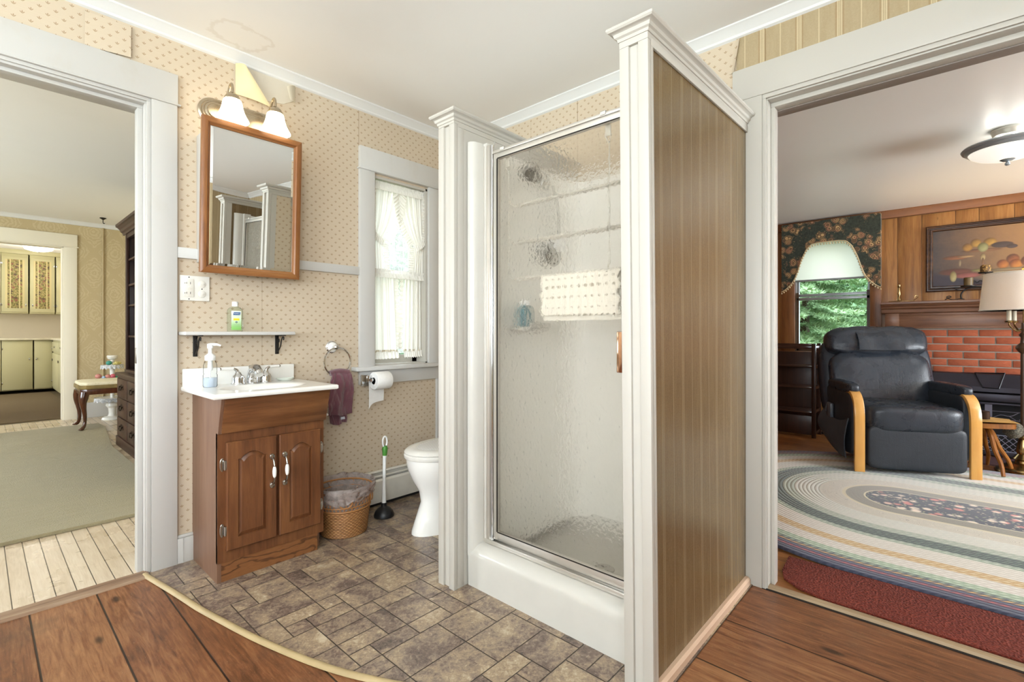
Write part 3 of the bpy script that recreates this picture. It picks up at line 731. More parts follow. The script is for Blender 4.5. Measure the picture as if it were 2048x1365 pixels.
for (x0, x1, hs) in ((.713, .920, 1), (.932, 1.128, -1)):
    z0, z1 = .138, .600; yf = 2.276; fwid = .045
    inner = arched(x0+fwid, x1-fwid, z0+.05, z1-.050, .026)
    b = MB(); t = b.b
    n = len(inner)
    # frame with an arched opening: bridge ring between the outer rectangle and the arch
    def outer_pt(p):
        cx, cz = (x0+x1)/2, (z0+z1)/2; dx, dz = p[0]-cx, p[1]-cz
        k = min(((x1-x0)/2)/abs(dx) if abs(dx) > 1e-6 else 9e9, ((z1-z0)/2)/abs(dz) if abs(dz) > 1e-6 else 9e9); return (cx+dx*k, cz+dz*k)
    corners = {0: (x0, z0), 1: (x1, z0), 2: (x1, z1), n-1: (x0, z1)}
    outer = [outer_pt(p) for p in inner]; outer[0] = (x0, z0); outer[1] = (x1, z0)
    ir = (z1-z0)/2/(x1-x0)*2
    outer[2] = (x1, inner[2][1]); outer[-1] = (x0, inner[-1][1])
    for i in range(3, n-1):
        f = (i-3)/(n-5); outer[i] = (lerp(x1, x0, f), z1)
    R = []
    for pts, y in ((outer, yf+.020), ([(lerp(p[0], (x0+x1)/2, .0), p[1]) for p in outer], yf+.004), ([(p[0]+(.004 if p[0] < (x0+x1)/2 else -.004)*(1 if abs(p[0]-(x0+x1)/2) > (x1-x0)/2-.001 else 0), p[1]+(.004 if p[1] == z0 else (-.004 if p[1] == z1 else 0))) for p in outer], yf), (inner, yf), ([(lerp(p[0], (x0+x1)/2, .035), lerp(p[1], (z0+z1)/2, .016)) for p in inner], yf+.010)):
        R.append([t.verts.new((p[0], y, p[1])) for p in pts])
    for a, c in zip(R, R[1:]):
        for k in range(n): t.faces.new((a[k], a[(k+1) % n], c[(k+1) % n], c[k]))
    t.faces.new(R[0]); bmesh.ops.recalc_face_normals(t, faces=t.faces[:])
    d = part(v, 'door', b, M_OAKV, angle=25)
    b = MB(); t = b.b; R = []
    for sx, sz, y in ((.03, .014, yf+.011), (.035, .016, yf+.010), (.26, .105, yf+.002), (.27, .11, yf+.002)):
        R.append([t.verts.new((lerp(p[0], (x0+x1)/2, sx), y, lerp(p[1], (z0+z1)/2, sz))) for p in inner])
    for a, c in zip(R, R[1:]):
        for k in range(n): t.faces.new((a[k], a[(k+1) % n], c[(k+1) % n], c[k]))
    t.faces.new(R[-1]); bmesh.ops.recalc_face_normals(t, faces=t.faces[:])
    for f in t.faces:
        pass
    part(d, 'raised_panel', b, M_OAKV, angle=20)
    hx = x1-.022 if hs > 0 else x0+.022
    b = MB(); yh = yf-.002
    for zc_ in (.508, .378):
        b.lathe((0, 0, 0), [(0, -.001), (.0115, 0), (.010, .004), (.006, .006), (0, .007)], 18, sx=1, sy=1.25, Mx=Matrix.Translation((hx, yh+.002, zc_)) @ Matrix.Rotation(PI/2, 4, 'X'))
    b.tube(curve([(hx, yh+.001, .507), (hx, yh-.016, .492), (hx, yh-.024, .474), (hx, yh-.025, .466), (hx, yh-.025, .420), (hx, yh-.024, .412), (hx, yh-.016, .394), (hx, yh+.001, .379)], 4), .0043, 8)
    h = part(d, 'handle', b, M_CH2)
    b = MB().lathe((hx, yh-.025, .4185), [(.0045, 0), (.0075, .008), (.0088, .02), (.0088, .03), (.0075, .041), (.0045, .049)], 18); part(d, 'handle_grip', b, M_PORC, label='white porcelain handle grip')
    hx2 = x0-.012 if hs > 0 else x1+.010
    for zc_ in (.505, .225):
        b = MB(); b.ell((hx2, vy0-.001, zc_), .010, .0025, .029, 14, 8); b.box(hx2+.004*hs, hx2+.012*hs if hs > 0 else hx2-.004, yf+.002, vy0, zc_-.019, zc_+.019, .001) if hs > 0 else b.box(hx2-.012, hx2-.004, yf+.002, vy0, zc_-.019, zc_+.019, .001)
        b.tube([(hx2+.006*hs, yf+.004, zc_-.02), (hx2+.006*hs, yf+.004, zc_+.02)], .0032, 8); part(v, 'hinge', b, M_CH2)

# sink top with basin hollow and back splash
t = thing('sink_top', 'white cultured marble sink top with backsplash on the oak vanity', 'sink', (.905, 2.42, .797))
x0, x1, y0, y1 = .640, 1.168, 2.193, 2.646
def topz(x, y):
    dx, dy = (x-.905)/.185, (y-2.385)/.125; r = math.sqrt(dx*dx+dy*dy)
    k = max(0, min(1, (1.05-r)/.75)); k = k*k*(3-2*k); return .818+.004*(y-2.4)/.25*0-.105*k
b = MB()
V = b.grid(lambda u, v_: (lerp(x0, x1, u), lerp(y0, y1, v_), topz(lerp(x0, x1, u), lerp(y0, y1, v_))), 60, 50)
bm_ = b.b; bot = []
ring = [V[i][0] for i in range(60)] + [V[59][j] for j in range(1, 50)] + [V[i][49] for i in range(58, -1, -1)] + [V[0][j] for j in range(48, 0, -1)]
def off(vv, d, z):
    x = min(max(vv.co.x, x0), x1); y = vv.co.y
    nx = -1 if abs(x-x0) < 1e-5 else (1 if abs(x-x1) < 1e-5 else 0); ny = -1 if abs(y-y0) < 1e-5 else 0
    return bm_.verts.new((x+nx*d, y+ny*d, z))
r1 = [off(q, .004, .814) for q in ring]; r2 = [off(q, .004, .801) for q in ring]; r3 = [off(q, 0, .797) for q in ring]
for a, c in ((ring, r1), (r1, r2), (r2, r3)):
    for k in range(len(a)): bm_.faces.new((a[k], a[(k+1) % len(a)], c[(k+1) % len(a)], c[k]))
bmesh.ops.recalc_face_normals(bm_, faces=bm_.faces[:])
part(t, 'countertop', b, plain('cultured_marble', '#eeebe5', .16, var=.01), angle=50)
b = MB().box(.640, 1.150, 2.622, 2.6465, .810, .900, .005, 3); part(t, 'backsplash', b, _pl['cultured_marble'])
b = MB().lathe((.905, 2.385, .7125), [(.0, .0035), (.018, .003), (.021, 0)], 20); part(t, 'drain', b, M_CHROME)

t = thing('faucet', 'chrome two-handle faucet with white lever ends at the back of the sink', 'faucet', (.912, 2.545, .818))
b = MB()
b.lathe((.912, 2.55, .816), [(.024, 0), (.026, .004), (.022, .012), (.020, .018)], 20)
b.tube(curve([(.912, 2.552, .825), (.912, 2.548, .858), (.912, 2.530, .888), (.912, 2.500, .893), (.912, 2.468, .878), (.912, 2.455, .865)], 5), [.0255]*4+[.0245]*4+[.0235]*4+[.022]*5+[.0195]*5+[.017]*4, 16)
part(t, 'spout', b, M_CHROME)
b = MB().tube([(.912, 2.575, .83), (.912, 2.575, .893)], .0028, 8).ell((.912, 2.575, .898), .009, .009, .009, 14, 10); part(t, 'lift_rod', b, M_CHROME)
for s, X, tip in ((-1, .848, (.768, 2.535, .897)), (1, .975, (1.045, 2.565, .897))):
    b = MB().lathe((X, 2.55, .816), [(.029, 0), (.030, .006), (.026, .014), (.0275, .032), (.024, .043), (.016, .050), (.012, .060), (0, .066)], 20)
    p0 = Vector((X, 2.55, .868)); d = Vector(tip)-p0
    b.tube(curve([p0, p0+Vector((d.x*.08, 0, .018)), p0+Vector((d.x*.28, d.y*.25, .028))], 5), [.010, .010, .0095, .009, .0085, .008, .0075, .007, .0065, .006, .006], 12)
    h = part(t, 'faucet_handle', b, M_CHROME)
    q = p0+Vector((d.x*.28, d.y*.25, .028))
    b = MB().tube([q, Vector(tip)], [.0068, .0062], 12); part(h, 'lever_grip', b, M_PORC, label='white porcelain lever end')
    e = Vector(tip); dd = (e-q).normalized()
    b = MB().tube([e, e+dd*.006], .0072, 12); part(h, 'end_cap', b, M_CHROME)

M_CLEAR = m_glass('clear_plastic', tint='#fafcfc')
t = thing('soap_dispenser', 'clear foaming soap dispenser with pale blue soap on the sink top', 'soap dispenser', (.722, 2.525, .818))
sx_, sy_ = .722, 2.525
b = MB().lathe((sx_, sy_, .8185), [(0, 0), (.026, 0), (.029, .006), (.029, .055), (.026, .060), (.0275, .066), (.0275, .098), (.022, .118), (.017, .124)], 28); part(t, 'bottle_body', b, M_CLEAR)
b = MB().lathe((sx_, sy_, .8195), [(0, 0), (.025, 0), (.0275, .006), (.0275, .042), (0, .042)], 28); part(t, 'liquid_soap', b, plain('pale_blue_soap', '#c9d4e4', .15, alpha=.6))
M_PW = plain('white_plastic', '#f1f1ef', .3)
b = MB().lathe((sx_, sy_, .940), [(.020, 0), (.022, .004), (.022, .022), (.012, .030), (.008, .034), (.008, .055), (.012, .056), (.013, .075), (.007, .079), (0, .080)], 22)
b.prism([(-.007, -.005), (.007, -.005), (.005, .006), (-.005, .006)], 'y', 0, .001) if 0 else None
b.tube([(sx_, sy_, 1.013), (sx_+.022, sy_-.012, 1.014), (sx_+.038, sy_-.02, 1.008)], [.008, .006, .004], 10)
part(t, 'pump', b, M_PW)
b = MB().tube([(sx_, sy_, .835), (sx_, sy_, .94)], .003, 8).lathe((sx_, sy_, .895), [(.009, 0), (.011, .01), (.009, .045)], 14); part(t, 'dip_tube', b, M_PW)
b = MB().lathe((1.085, 2.583, .818), [(0, 0), (.030, .001), (.044, .010), (.047, .014), (.043, .013), (.030, .006), (0, .005)], 30, sy=.68); single('soap_dish', b, plain('pale_green_dish', '#e6ece2', .2), 'small pale oval soap dish at the right end of the sink top', 'soap dish', (1.085, 2.583, .818))

# ---------------------------------------------------------------- medicine cabinet, tilted a little forward
t = thing('medicine_cabinet', 'oak framed mirror medicine cabinet hanging over the sink', 'medicine cabinet', (.909, 2.65, 1.345))
TL = Matrix.Translation((0, 2.53, 1.345)) @ Matrix.Rotation(math.radians(2.6), 4, 'X') @ Matrix.Translation((0, -2.53, -1.345))
b = MB().box(.70, 1.122, 2.552, 2.648, 1.40, 2.00, .002); part(t, 'cabinet_body', b, M_WHITE)
M_OAKF = wood('frame_oak', '#8a5830', '#a67648', 'z', 1.2, .3, dark='#6a4022'); M_OAKF2 = wood('frame_oak_level', '#8a5830', '#a67648', 'x', 1.2, .3, dark='#6a4022')
X0, X1, Z0, Z1, fw = .683, 1.136, 1.345, 2.056, .036
prof = [(0, .022), (0, .002), (.004, 0), (.024, 0), (.028, .004), (.030, .007), (.036, .009), (.036, .022)]   # (inward, depth)
def rail(seg):
    b = MB(); t_ = b.b; (ax_, az_), (bx_, bz_), (nx, nz), (tx, tz) = seg; A = []; B = []
    for d, y in prof:
        A.append(t_.verts.new((ax_+nx*d+tx*d, 2.53+y, az_+nz*d+tz*d))); B.append(t_.verts.new((bx_+nx*d-tx*d, 2.53+y, bz_+nz*d-tz*d)))
    n = len(prof); t_.faces.new(A); t_.faces.new(B[::-1])
    for i in range(n): t_.faces.new((A[i], B[i], B[(i+1) % n], A[(i+1) % n]))
    bmesh.ops.recalc_face_normals(t_, faces=t_.faces[:]); return b.xf(TL)
for seg, mt in ((((X0, Z0), (X1, Z0), (0, 1), (1, 0)), M_OAKF2), (((X0, Z1), (X1, Z1), (0, -1), (1, 0)), M_OAKF2), (((X0, Z0), (X0, Z1), (1, 0), (0, 1)), M_OAKF), (((X1, Z0), (X1, Z1), (-1, 0), (0, 1)), M_OAKF)):
    part(t, 'frame_rail', rail(seg), mt, angle=30)
b = MB(); r = [(fw, .0125), (fw+.014, .0095)]
tt = b.b
def rc(d, y): return [tt.verts.new((x, 2.53+y, z)) for x, z in ((X0+d, Z0+d), (X1-d, Z0+d), (X1-d, Z1-d), (X0+d, Z1-d))]
A, B = rc(fw-.002, .0125), rc(fw+.012, .0098)
for k in range(4): tt.faces.new((A[k], A[(k+1) % 4], B[(k+1) % 4], B[k]))
tt.faces.new(B); D = rc(fw-.002, .016)
for k in range(4): tt.faces.new((A[k], D[k], D[(k+1) % 4], A[(k+1) % 4]))
tt.faces.new(D[::-1]); bmesh.ops.recalc_face_normals(tt, faces=tt.faces[:]); b.xf(TL)
part(t, 'mirror_glass', b, plain('silvered_mirror', '#e9ebea', .0, 1, var=.0), angle=1)

# ---------------------------------------------------------------- two-light wall fixture
t = thing('wall_light', 'brushed nickel two-light wall fixture with frosted bell shades above the mirror', 'wall light', (.92, 2.65, 2.13))
M_NICK = plain('brushed_nickel', '#c7b9a2', .24, 1)
b = MB(); cx0, cx1, zc_ = .775, 1.06, 2.135
levels = [(.072, .0), (.072, .006), (.064, .010), (.060, .010), (.056, .016), (.050, .016), (.046, .022), (.038, .024), (.034, .030)]
tt = b.b; rings = []
for r, d in levels:
    ring = []
    for k in range(48):
        a = 2*PI*k/48; cx = cx0 if math.cos(a) < 0 else cx1
        ring.append(tt.verts.new((cx+r*math.cos(a), 2.6495-d, zc_+r*math.sin(a)*.94)))
    rings.append(ring)
for a, c in zip(rings, rings[1:]):
    for k in range(48): tt.faces.new((a[k], a[(k+1) % 48], c[(k+1) % 48], c[k]))
tt.faces.new(rings[-1]); tt.faces.new(rings[0][::-1]); bmesh.ops.recalc_face_normals(tt, faces=tt.faces[:])
part(t, 'back_plate', b, M_NICK, angle=25)
m = start('lit_frosted_glass'); x, y, z = xyz('Object'); fin('#fff6e4', .35, emit=mix(.5, '#fff3d6', '#ffe9c0'), es=3.4)
M_SHADE = m
for X in (.812, 1.008):
    yb = 2.515
    b = MB().tube(curve([(X, 2.622, 2.150), (X, 2.595, 2.185), (X, 2.555, 2.238), (X, 2.527, 2.248), (X, yb, 2.225), (X, yb, 2.195)], 5), .0062, 10)
    b.lathe((0, 0, 0), [(.014, 0), (.012, .006), (.006, .010)], 14, Mx=Matrix.Translation((X, 2.622, 2.148)) @ Matrix.Rotation(PI/2, 4, 'X'))
    a = part(t, 'arm', b, M_NICK)
    b = MB().lathe((X, yb, 2.165), [(.034, 0), (.036, .004), (.034, .012), (.029, .014), (.028, .022), (.016, .034), (.008, .037)], 24); part(a, 'shade_holder', b, M_NICK)
    b = MB().lathe((X, yb, 2.070), [(.0685, 0), (.0715, .001), (.068, .008), (.060, .022), (.051, .042), (.045, .062), (.0415, .082), (.038, .094), (.028, .103), (.027, .101), (.036, .092), (.0395, .080), (.043, .062), (.049, .042), (.058, .022)], 32)
    part(a, 'glass_shade', b, M_SHADE, angle=60)
    l = lamp('vanity_lamp', (X, 2.515, 2.088), 6.0, (1, .80, .52), .012)
    b = MB().ell((X, yb, 2.115), .020, .020, .028, 14, 10); part(a, 'bulb', b, M_SHADE)
b = MB().ell((1.02, 2.628, 2.082), .009, .009, .009, 12, 8); part(t, 'finial', b, M_NICK)

# ---------------------------------------------------------------- outlet, shelf, bottle
t = thing('outlet_plate', 'white double wall plate with outlet and switches left of the mirror', 'wall plate', (.693, 2.65, 1.277))
b = MB().box(.632, .754, 2.642, 2.6505, 1.218, 1.336, .003, 3); part(t, 'cover_plate', b, plain('plate_plastic', '#ece8df', .35))
b = MB().box(.646, .688, 2.639, 2.645, 1.235, 1.320, .002); o1 = part(t, 'outlet', b, plain('outlet_plastic', '#e6e1d6', .35))
for z in (1.300, 1.254):
    b = MB().box(.657, .659, 2.6385, 2.641, z-.004, z+.004).box(.672, .674, 2.6385, 2.641, z-.005, z+.005).ell((.651, 2.640, z-.001), .0024, .002, .0024, 8, 6)
    part(o1, 'socket_slots', b, plain('slot_black', '#1b1917', .6))
b = MB().box(.664, .680, 2.6375, 2.641, 1.279, 1.285, .001).box(.664, .680, 2.6375, 2.641, 1.269, 1.275, .001); part(o1, 'reset_button', b, plain('outlet_plastic', ''))
b = MB()
for z in (1.298, 1.252):
    b.lathe((0, 0, 0), [(.0165, 0), (.0165, .003), (.015, .004), (0, .004)], 24, Mx=Matrix.Translation((.721, 2.643, z)) @ RX)
    b.box(.7175, .7285, 2.636, 2.641, z-.004, z+.004, .001)
part(t, 'switch', b, plain('outlet_plastic', ''))
for x, z in ((.668, 1.328), (.668, 1.226), (.721, 1.275)): part(t, 'screw', MB().ell((x, 2.642, z), .0028, .0012, .0028, 10, 6), plain('slot_black', ''))

t = thing('wall_shelf', 'narrow white wall shelf on two black iron brackets above the sink', 'shelf', (.87, 2.65, 1.06))
b = MB().box(.626, 1.118, 2.532, 2.6495, 1.056, 1.073, .005, 3); part(t, 'shelf_board', b, M_WHITE)
M_IRON = plain('black_iron', '#262321', .45, .3)
for X in (.694, 1.069):
    b = MB().box(X-.009, X+.009, 2.644, 2.6495, .955, 1.056, .001).box(X-.009, X+.009, 2.555, 2.6495, 1.0515, 1.0565, .001)
    b.tube(curve([(X, 2.645, .965), (X, 2.625, .975), (X, 2.600, 1.0), (X, 2.592, 1.025), (X, 2.575, 1.045), (X, 2.562, 1.042), (X, 2.565, 1.03)], 4), .0032, 6)
    b.tube(curve([(X, 2.645, 1.02), (X, 2.63, 1.035), (X, 2.618, 1.03), (X, 2.622, 1.018), (X, 2.632, 1.022)], 4), .0028, 6)
    part(t, 'bracket', b, M_IRON)

t = thing('sanitizer_bottle', 'clear hand sanitizer bottle with green label on the white shelf', 'bottle', (.846, 2.585, 1.073))
bx, by, bz = .846, 2.585, 1.0735
def rr(w_, d_, n=36, p=3.2):
    out = []
    for k in range(n):
        a = 2*PI*k/n; c_, s_ = math.cos(a), math.sin(a); out.append((abs(c_)**(2/p)*math.copysign(w_, c_), abs(s_)**(2/p)*math.copysign(d_, s_)))
    return out
b = MB(); tt = b.b; rings = []
for w_, d_, z in ((.030, .015, 0), (.033, .0185, .003), (.0335, .019, .02), (.0335, .019, .095), (.032, .018, .106), (.024, .015, .115), (.013, .012, .120), (.012, .012, .124)):
    rings.append([tt.verts.new((bx+p[0], by+p[1], bz+z)) for p in rr(w_, d_)])
for a, c in zip(rings, rings[1:]):
    for k in range(36): tt.faces.new((a[k], a[(k+1) % 36], c[(k+1) % 36], c[k]))
tt.faces.new(rings[0][::-1]); tt.faces.new(rings[-1])
part(t, 'bottle_body', b, m_glass('sanitizer_plastic', tint='#f3f8f3'))
b = MB().lathe((bx, by, bz+.122), [(0, 0), (.0135, 0), (.0135, .021), (.012, .023), (0, .023)], 24); part(t, 'cap', b, plain('white_cap', ''))
m = start('green_bottle_label'); x, y, z = xyz('Object')
zz = z; c = mix(ss(.012, .075, zz), '#86c268', '#dfeed6')
c = mix(gt(zz, .085)*1.0, c, '#e8efe4')
yel = ss(-.0008, .0008, .0085-ab(zz-.0595)*1.7)*ss(-.001, .001, .0135-ab(x)); c = mix(yel, c, '#e9d41f')
ln = mx(lt(ab(zz-.073), .0006), mx(lt(ab(zz-.0695), .0005), mx(lt(ab(zz-.034), .0009), lt(ab(zz-.027), .0008))))*lt(ab(x), .014); c = mix(ln*.55, c, '#7d9a7b')
cir = 1-ss(.0042, .0050, sqrt_(x*x+(zz-.046)*(zz-.046))); c = mix(cir, c, '#27505c'); cir2 = 1-ss(.0012, .0020, sqrt_(x*x+(zz-.0465)*(zz-.0465))); c = mix(cir2, c, '#e8efe4')
fin(c, .4)
b = MB(); b.grid(lambda u, v_: (bx+lerp(-.022, .022, u), by-.0193+.0015*(2*u-1)**2, bz+lerp(.008, .1, v_)), 9, 2); lb = part(t, 'label', b, m)
b = MB().prism([(-.0155, .0795), (.0145, .0795), (.0175, .0935), (-.012, .0935)], 'y', -.0212, -.0204)
b.xf(Matrix.Translation((bx, by, bz))); part(lb, 'name_plate', b, plain('deep_blue_print', '#23558f', .4))
def text(s, size, M_, parent, name, mat, extr=.0001):
    cu = bpy.data.curves.new('t', 'FONT'); cu.body = s; cu.size = size; cu.align_x = 'CENTER'; cu.align_y = 'CENTER'; cu.extrude = extr; cu.shear = .25
    o = bpy.data.objects.new('t', cu); C.objects.link(o); dg = bpy.context.evaluated_depsgraph_get(); me = bpy.data.meshes.new_from_object(o.evaluated_get(dg))
    b = MB(); b.b.from_mesh(me); bpy.data.objects.remove(o); bpy.data.curves.remove(cu); bpy.data.meshes.remove(me); b.xf(M_); return part(parent, name, b, mat)
text('PURELL', .0078, Matrix.Translation((bx+.001, by-.0216, bz+.0862)) @ RX, lb, 'lettering', plain('white_cap', ''))

# ---------------------------------------------------------------- towel ring and towel
t = thing('towel_ring', 'chrome towel ring on the papered wall beside the window', 'towel ring', (1.375, 2.65, .985))
b = MB().lathe((0, 0, 0), [(.035, 0), (.035, .005), (.031, .009), (.027, .010), (.010, .012), (.008, .022), (.008, .05), (.013, .054), (.013, .062), (.006, .068), (0, .068)], 28, Mx=Matrix.Translation((1.375, 2.65, .985)) @ RX)
part(t, 'mount', b, M_CHROME)
b = MB().lathe((0, 0, 0), [(.009, .0105), (.0285, .0105), (.0275, .016), (.016, .022), (.009, .023)], 24, Mx=Matrix.Translation((1.375, 2.65, .985)) @ RX); part(t, 'porcelain_inset', b, M_PORC, label='ivory porcelain inset')
R = .079; cz = .902
b = MB().tube([(1.383+R*math.sin(2*PI*k/48), 2.592, cz+R*math.cos(2*PI*k/48)) for k in range(48)], .0052, 10, closed=True); part(t, 'ring', b, M_CHROME)
m = start('plum_terry'); x, y, z = xyz('Object'); n = noise(vec(x, y, z), 420, 2, .7); n2 = noise(vec(x, y, z), 25, 4)
fin(mix(n*.7+n2*.3, '#4d1a2b', '#86424f'), .95, 0, bump(n, .9, .006), sheen=.6); M_PLUM = m
def fold(yo, zlo, x0, x1, ph, bunch=0):
    def f(u, v_):
        z = lerp(.842, zlo, v_) ; w_ = lerp(.8, 1.0, min(1, v_*3)); X = lerp(x0, x1, u); X = lerp((x0+x1)/2, X, w_)
        X += .006*math.sin(v_*5+ph)
        y = yo+.014*mnoise.noise(Vector((u*4.5+ph*3, v_*2.2, ph)))*(.6+v_)+.006*math.sin(u*10+ph*2+v_*2)+.006*mnoise.noise(Vector((u*11, v_*8, ph)))
        if v_ < .12: y = lerp(2.592, y, v_/.12); z += .004
        return Vector((X, y, z+.006*math.sin(u*7+ph)))
    return f
t = thing('hand_towel', 'plum terry hand towel hanging from the chrome ring', 'towel', (1.39, 2.59, .84))
b = MB(); b.sheet(fold(2.574, .600, 1.325, 1.462, .3), 40, 44, .006); b.tube([(1.335+.115*k/10, 2.590, .838+.009*math.sin(PI*k/10)) for k in range(11)], .016, 10)
part(t, 'front_fall', b, M_PLUM, angle=80)
b = MB(); b.sheet(fold(2.610, .545, 1.345, 1.440, 2.1), 34, 40, .006); part(t, 'back_fall', b, M_PLUM, angle=80)
b = MB().box(1.405, 1.445, 2.598, 2.600, .568, .583); part(t, 'care_tag', b, plain('pale_tag', '#c9ccd6', .6))
b = MB().tube(curve([(1.150, 2.33, .665), (1.165, 2.325, .668), (1.187, 2.33, .655), (1.190, 2.345, .650), (1.150, 2.35, .650)], 5), .0045, 8)
single('cup_hook', b, M_PW, 'small white hook on the side of the oak vanity', 'hook', (1.15, 2.34, .66))

# ---------------------------------------------------------------- toilet paper
t = thing('paper_holder', 'chrome paper holder mounted under the window sill', 'paper holder', (1.575, 2.63, .79))
b = MB().box(1.548, 1.568, 2.565, 2.6295, .775, .815, .002).box(1.553, 1.60, 2.560, 2.570, .775, .812, .002).box(1.548, 1.60, 2.622, 2.631, .745, .812, .002)
part(t, 'bracket', b, M_CHROME)
b = MB().tube([(1.57, 2.545, .785), (1.70, 2.545, .785)], .010, 14); part(t, 'roller', b, M_CHROME)
t = thing('toilet_paper_roll', 'white toilet paper roll with a hanging torn sheet under the window', 'toilet paper', (1.635, 2.545, .785))
m = start('tissue'); x, y, z = xyz('Object'); n = noise(vec(x, y, z), 60, 4); fin(mix(n, '#f2f1ee', '#e5e3df'), .9, 0, bump(n, .2, .003)); M_TIS = m
RY = Matrix.Rotation(PI/2, 4, 'Y')
b = MB().lathe((0, 0, 0), [(.021, 0), (.051, 0), (.053, .003), (.053, .100), (.051, .103), (.021, .103), (.021, 0)], 40, Mx=Matrix.Translation((1.585, 2.545, .780)) @ RY); b.b.faces.ensure_lookup_table()
part(t, 'paper', b, M_TIS)
b = MB().lathe((0, 0, 0), [(.0205, .001), (.0205, .102), (.019, .102), (.019, .001)], 24, Mx=Matrix.Translation((1.585, 2.545, .780)) @ RY); part(t, 'cardboard_core', b, plain('brown_card', '#7d5c43', .8))
b = MB(); b.sheet(lambda u, v_: Vector((lerp(1.585, 1.688, u), 2.598-.003*math.sin(v_*3), lerp(.778, .640-.035*(1-u)**6+.01*u, v_))), 16, 10, .0006); part(t, 'loose_sheet', b, M_TIS)

# ---------------------------------------------------------------- curtains
m = start('sheer_cotton'); x, y, z = xyz('Object'); wv = noise(vec(x, y, z), 380, 2)
d = T.nodes.new('ShaderNodeBsdfDiffuse'); tl = T.nodes.new('ShaderNodeBsdfTranslucent'); ms = T.nodes.new('ShaderNodeMixShader'); o_ = T.nodes.new('ShaderNodeOutputMaterial')
put(d.inputs[0], mix(wv, '#fbf9f4', '#f3efe6')); tl.inputs[0].default_value = lin('#fdfaf4'); ms.inputs[0].default_value = .26
T.links.new(d.outputs[0], ms.inputs[1]); T.links.new(tl.outputs[0], ms.inputs[2]); T.links.new(ms.outputs[0], o_.inputs[0]); M_COT = m
m = start('thin_sheer'); x, y, z = xyz('Object'); wv = sin_(x*1400)
tr = T.nodes.new('ShaderNodeBsdfTransparent'); tl = T.nodes.new('ShaderNodeBsdfTranslucent'); ms = T.nodes.new('ShaderNodeMixShader'); o_ = T.nodes.new('ShaderNodeOutputMaterial')
tl.inputs[0].default_value = lin('#ffffff'); put(ms.inputs[0], .24+wv*.06); T.links.new(tr.outputs[0], ms.inputs[1]); T.links.new(tl.outputs[0], ms.inputs[2]); T.links.new(ms.outputs[0], o_.inputs[0]); M_SHEER = m
def panel(xl, xr, z0, z1, y, folds, amp, nu=70, nv=40, jit=0):
    def f(u, v_):
        z = lerp(z0, z1, v_); a, c = xl(v_), xr(v_)
        return Vector((lerp(a, c, u), y+amp*math.sin(u*folds*2*PI+jit)*(.55+.45*v_)+amp*.4*math.sin(u*folds*4.6*PI+1+jit), z))
    b = MB(); b.grid(f, nu, nv); return b
def ruffle(path, wid, y, nwave, amp, out=(1, 0), n=140):
    P = curve([(p[0], y, p[1]) for p in path], 12)
    def f(u, v_):
        i = u*(len(P)-1); k = min(int(i), len(P)-2); p = P[k].lerp(P[k+1], i-k)
        ph = u*nwave*2*PI
        return p+Vector((out[0]*wid*v_, (math.sin(ph)*amp-amp)*v_+.002*math.sin(ph*2.3), out[1]*wid*v_+math.cos(ph)*amp*.4*v_))
    b = MB(); b.grid(f, n, 6); return b
yc = 2.688
def lw(v_):   # inner edge of the upper left panel: sweeps to the tie and down
    P = [(0, 1.875), (.25, 1.845), (.45, 1.80), (.60, 1.745), (.68, 1.735), (.85, 1.742), (1, 1.752)]
    for (a, p), (c, q) in zip(P, P[1:]):
        if v_ <= c: return lerp(p, q, (v_-a)/(c-a))
    return P[-1][1]
def rw(v_): return 3.727-lw(v_)-.0
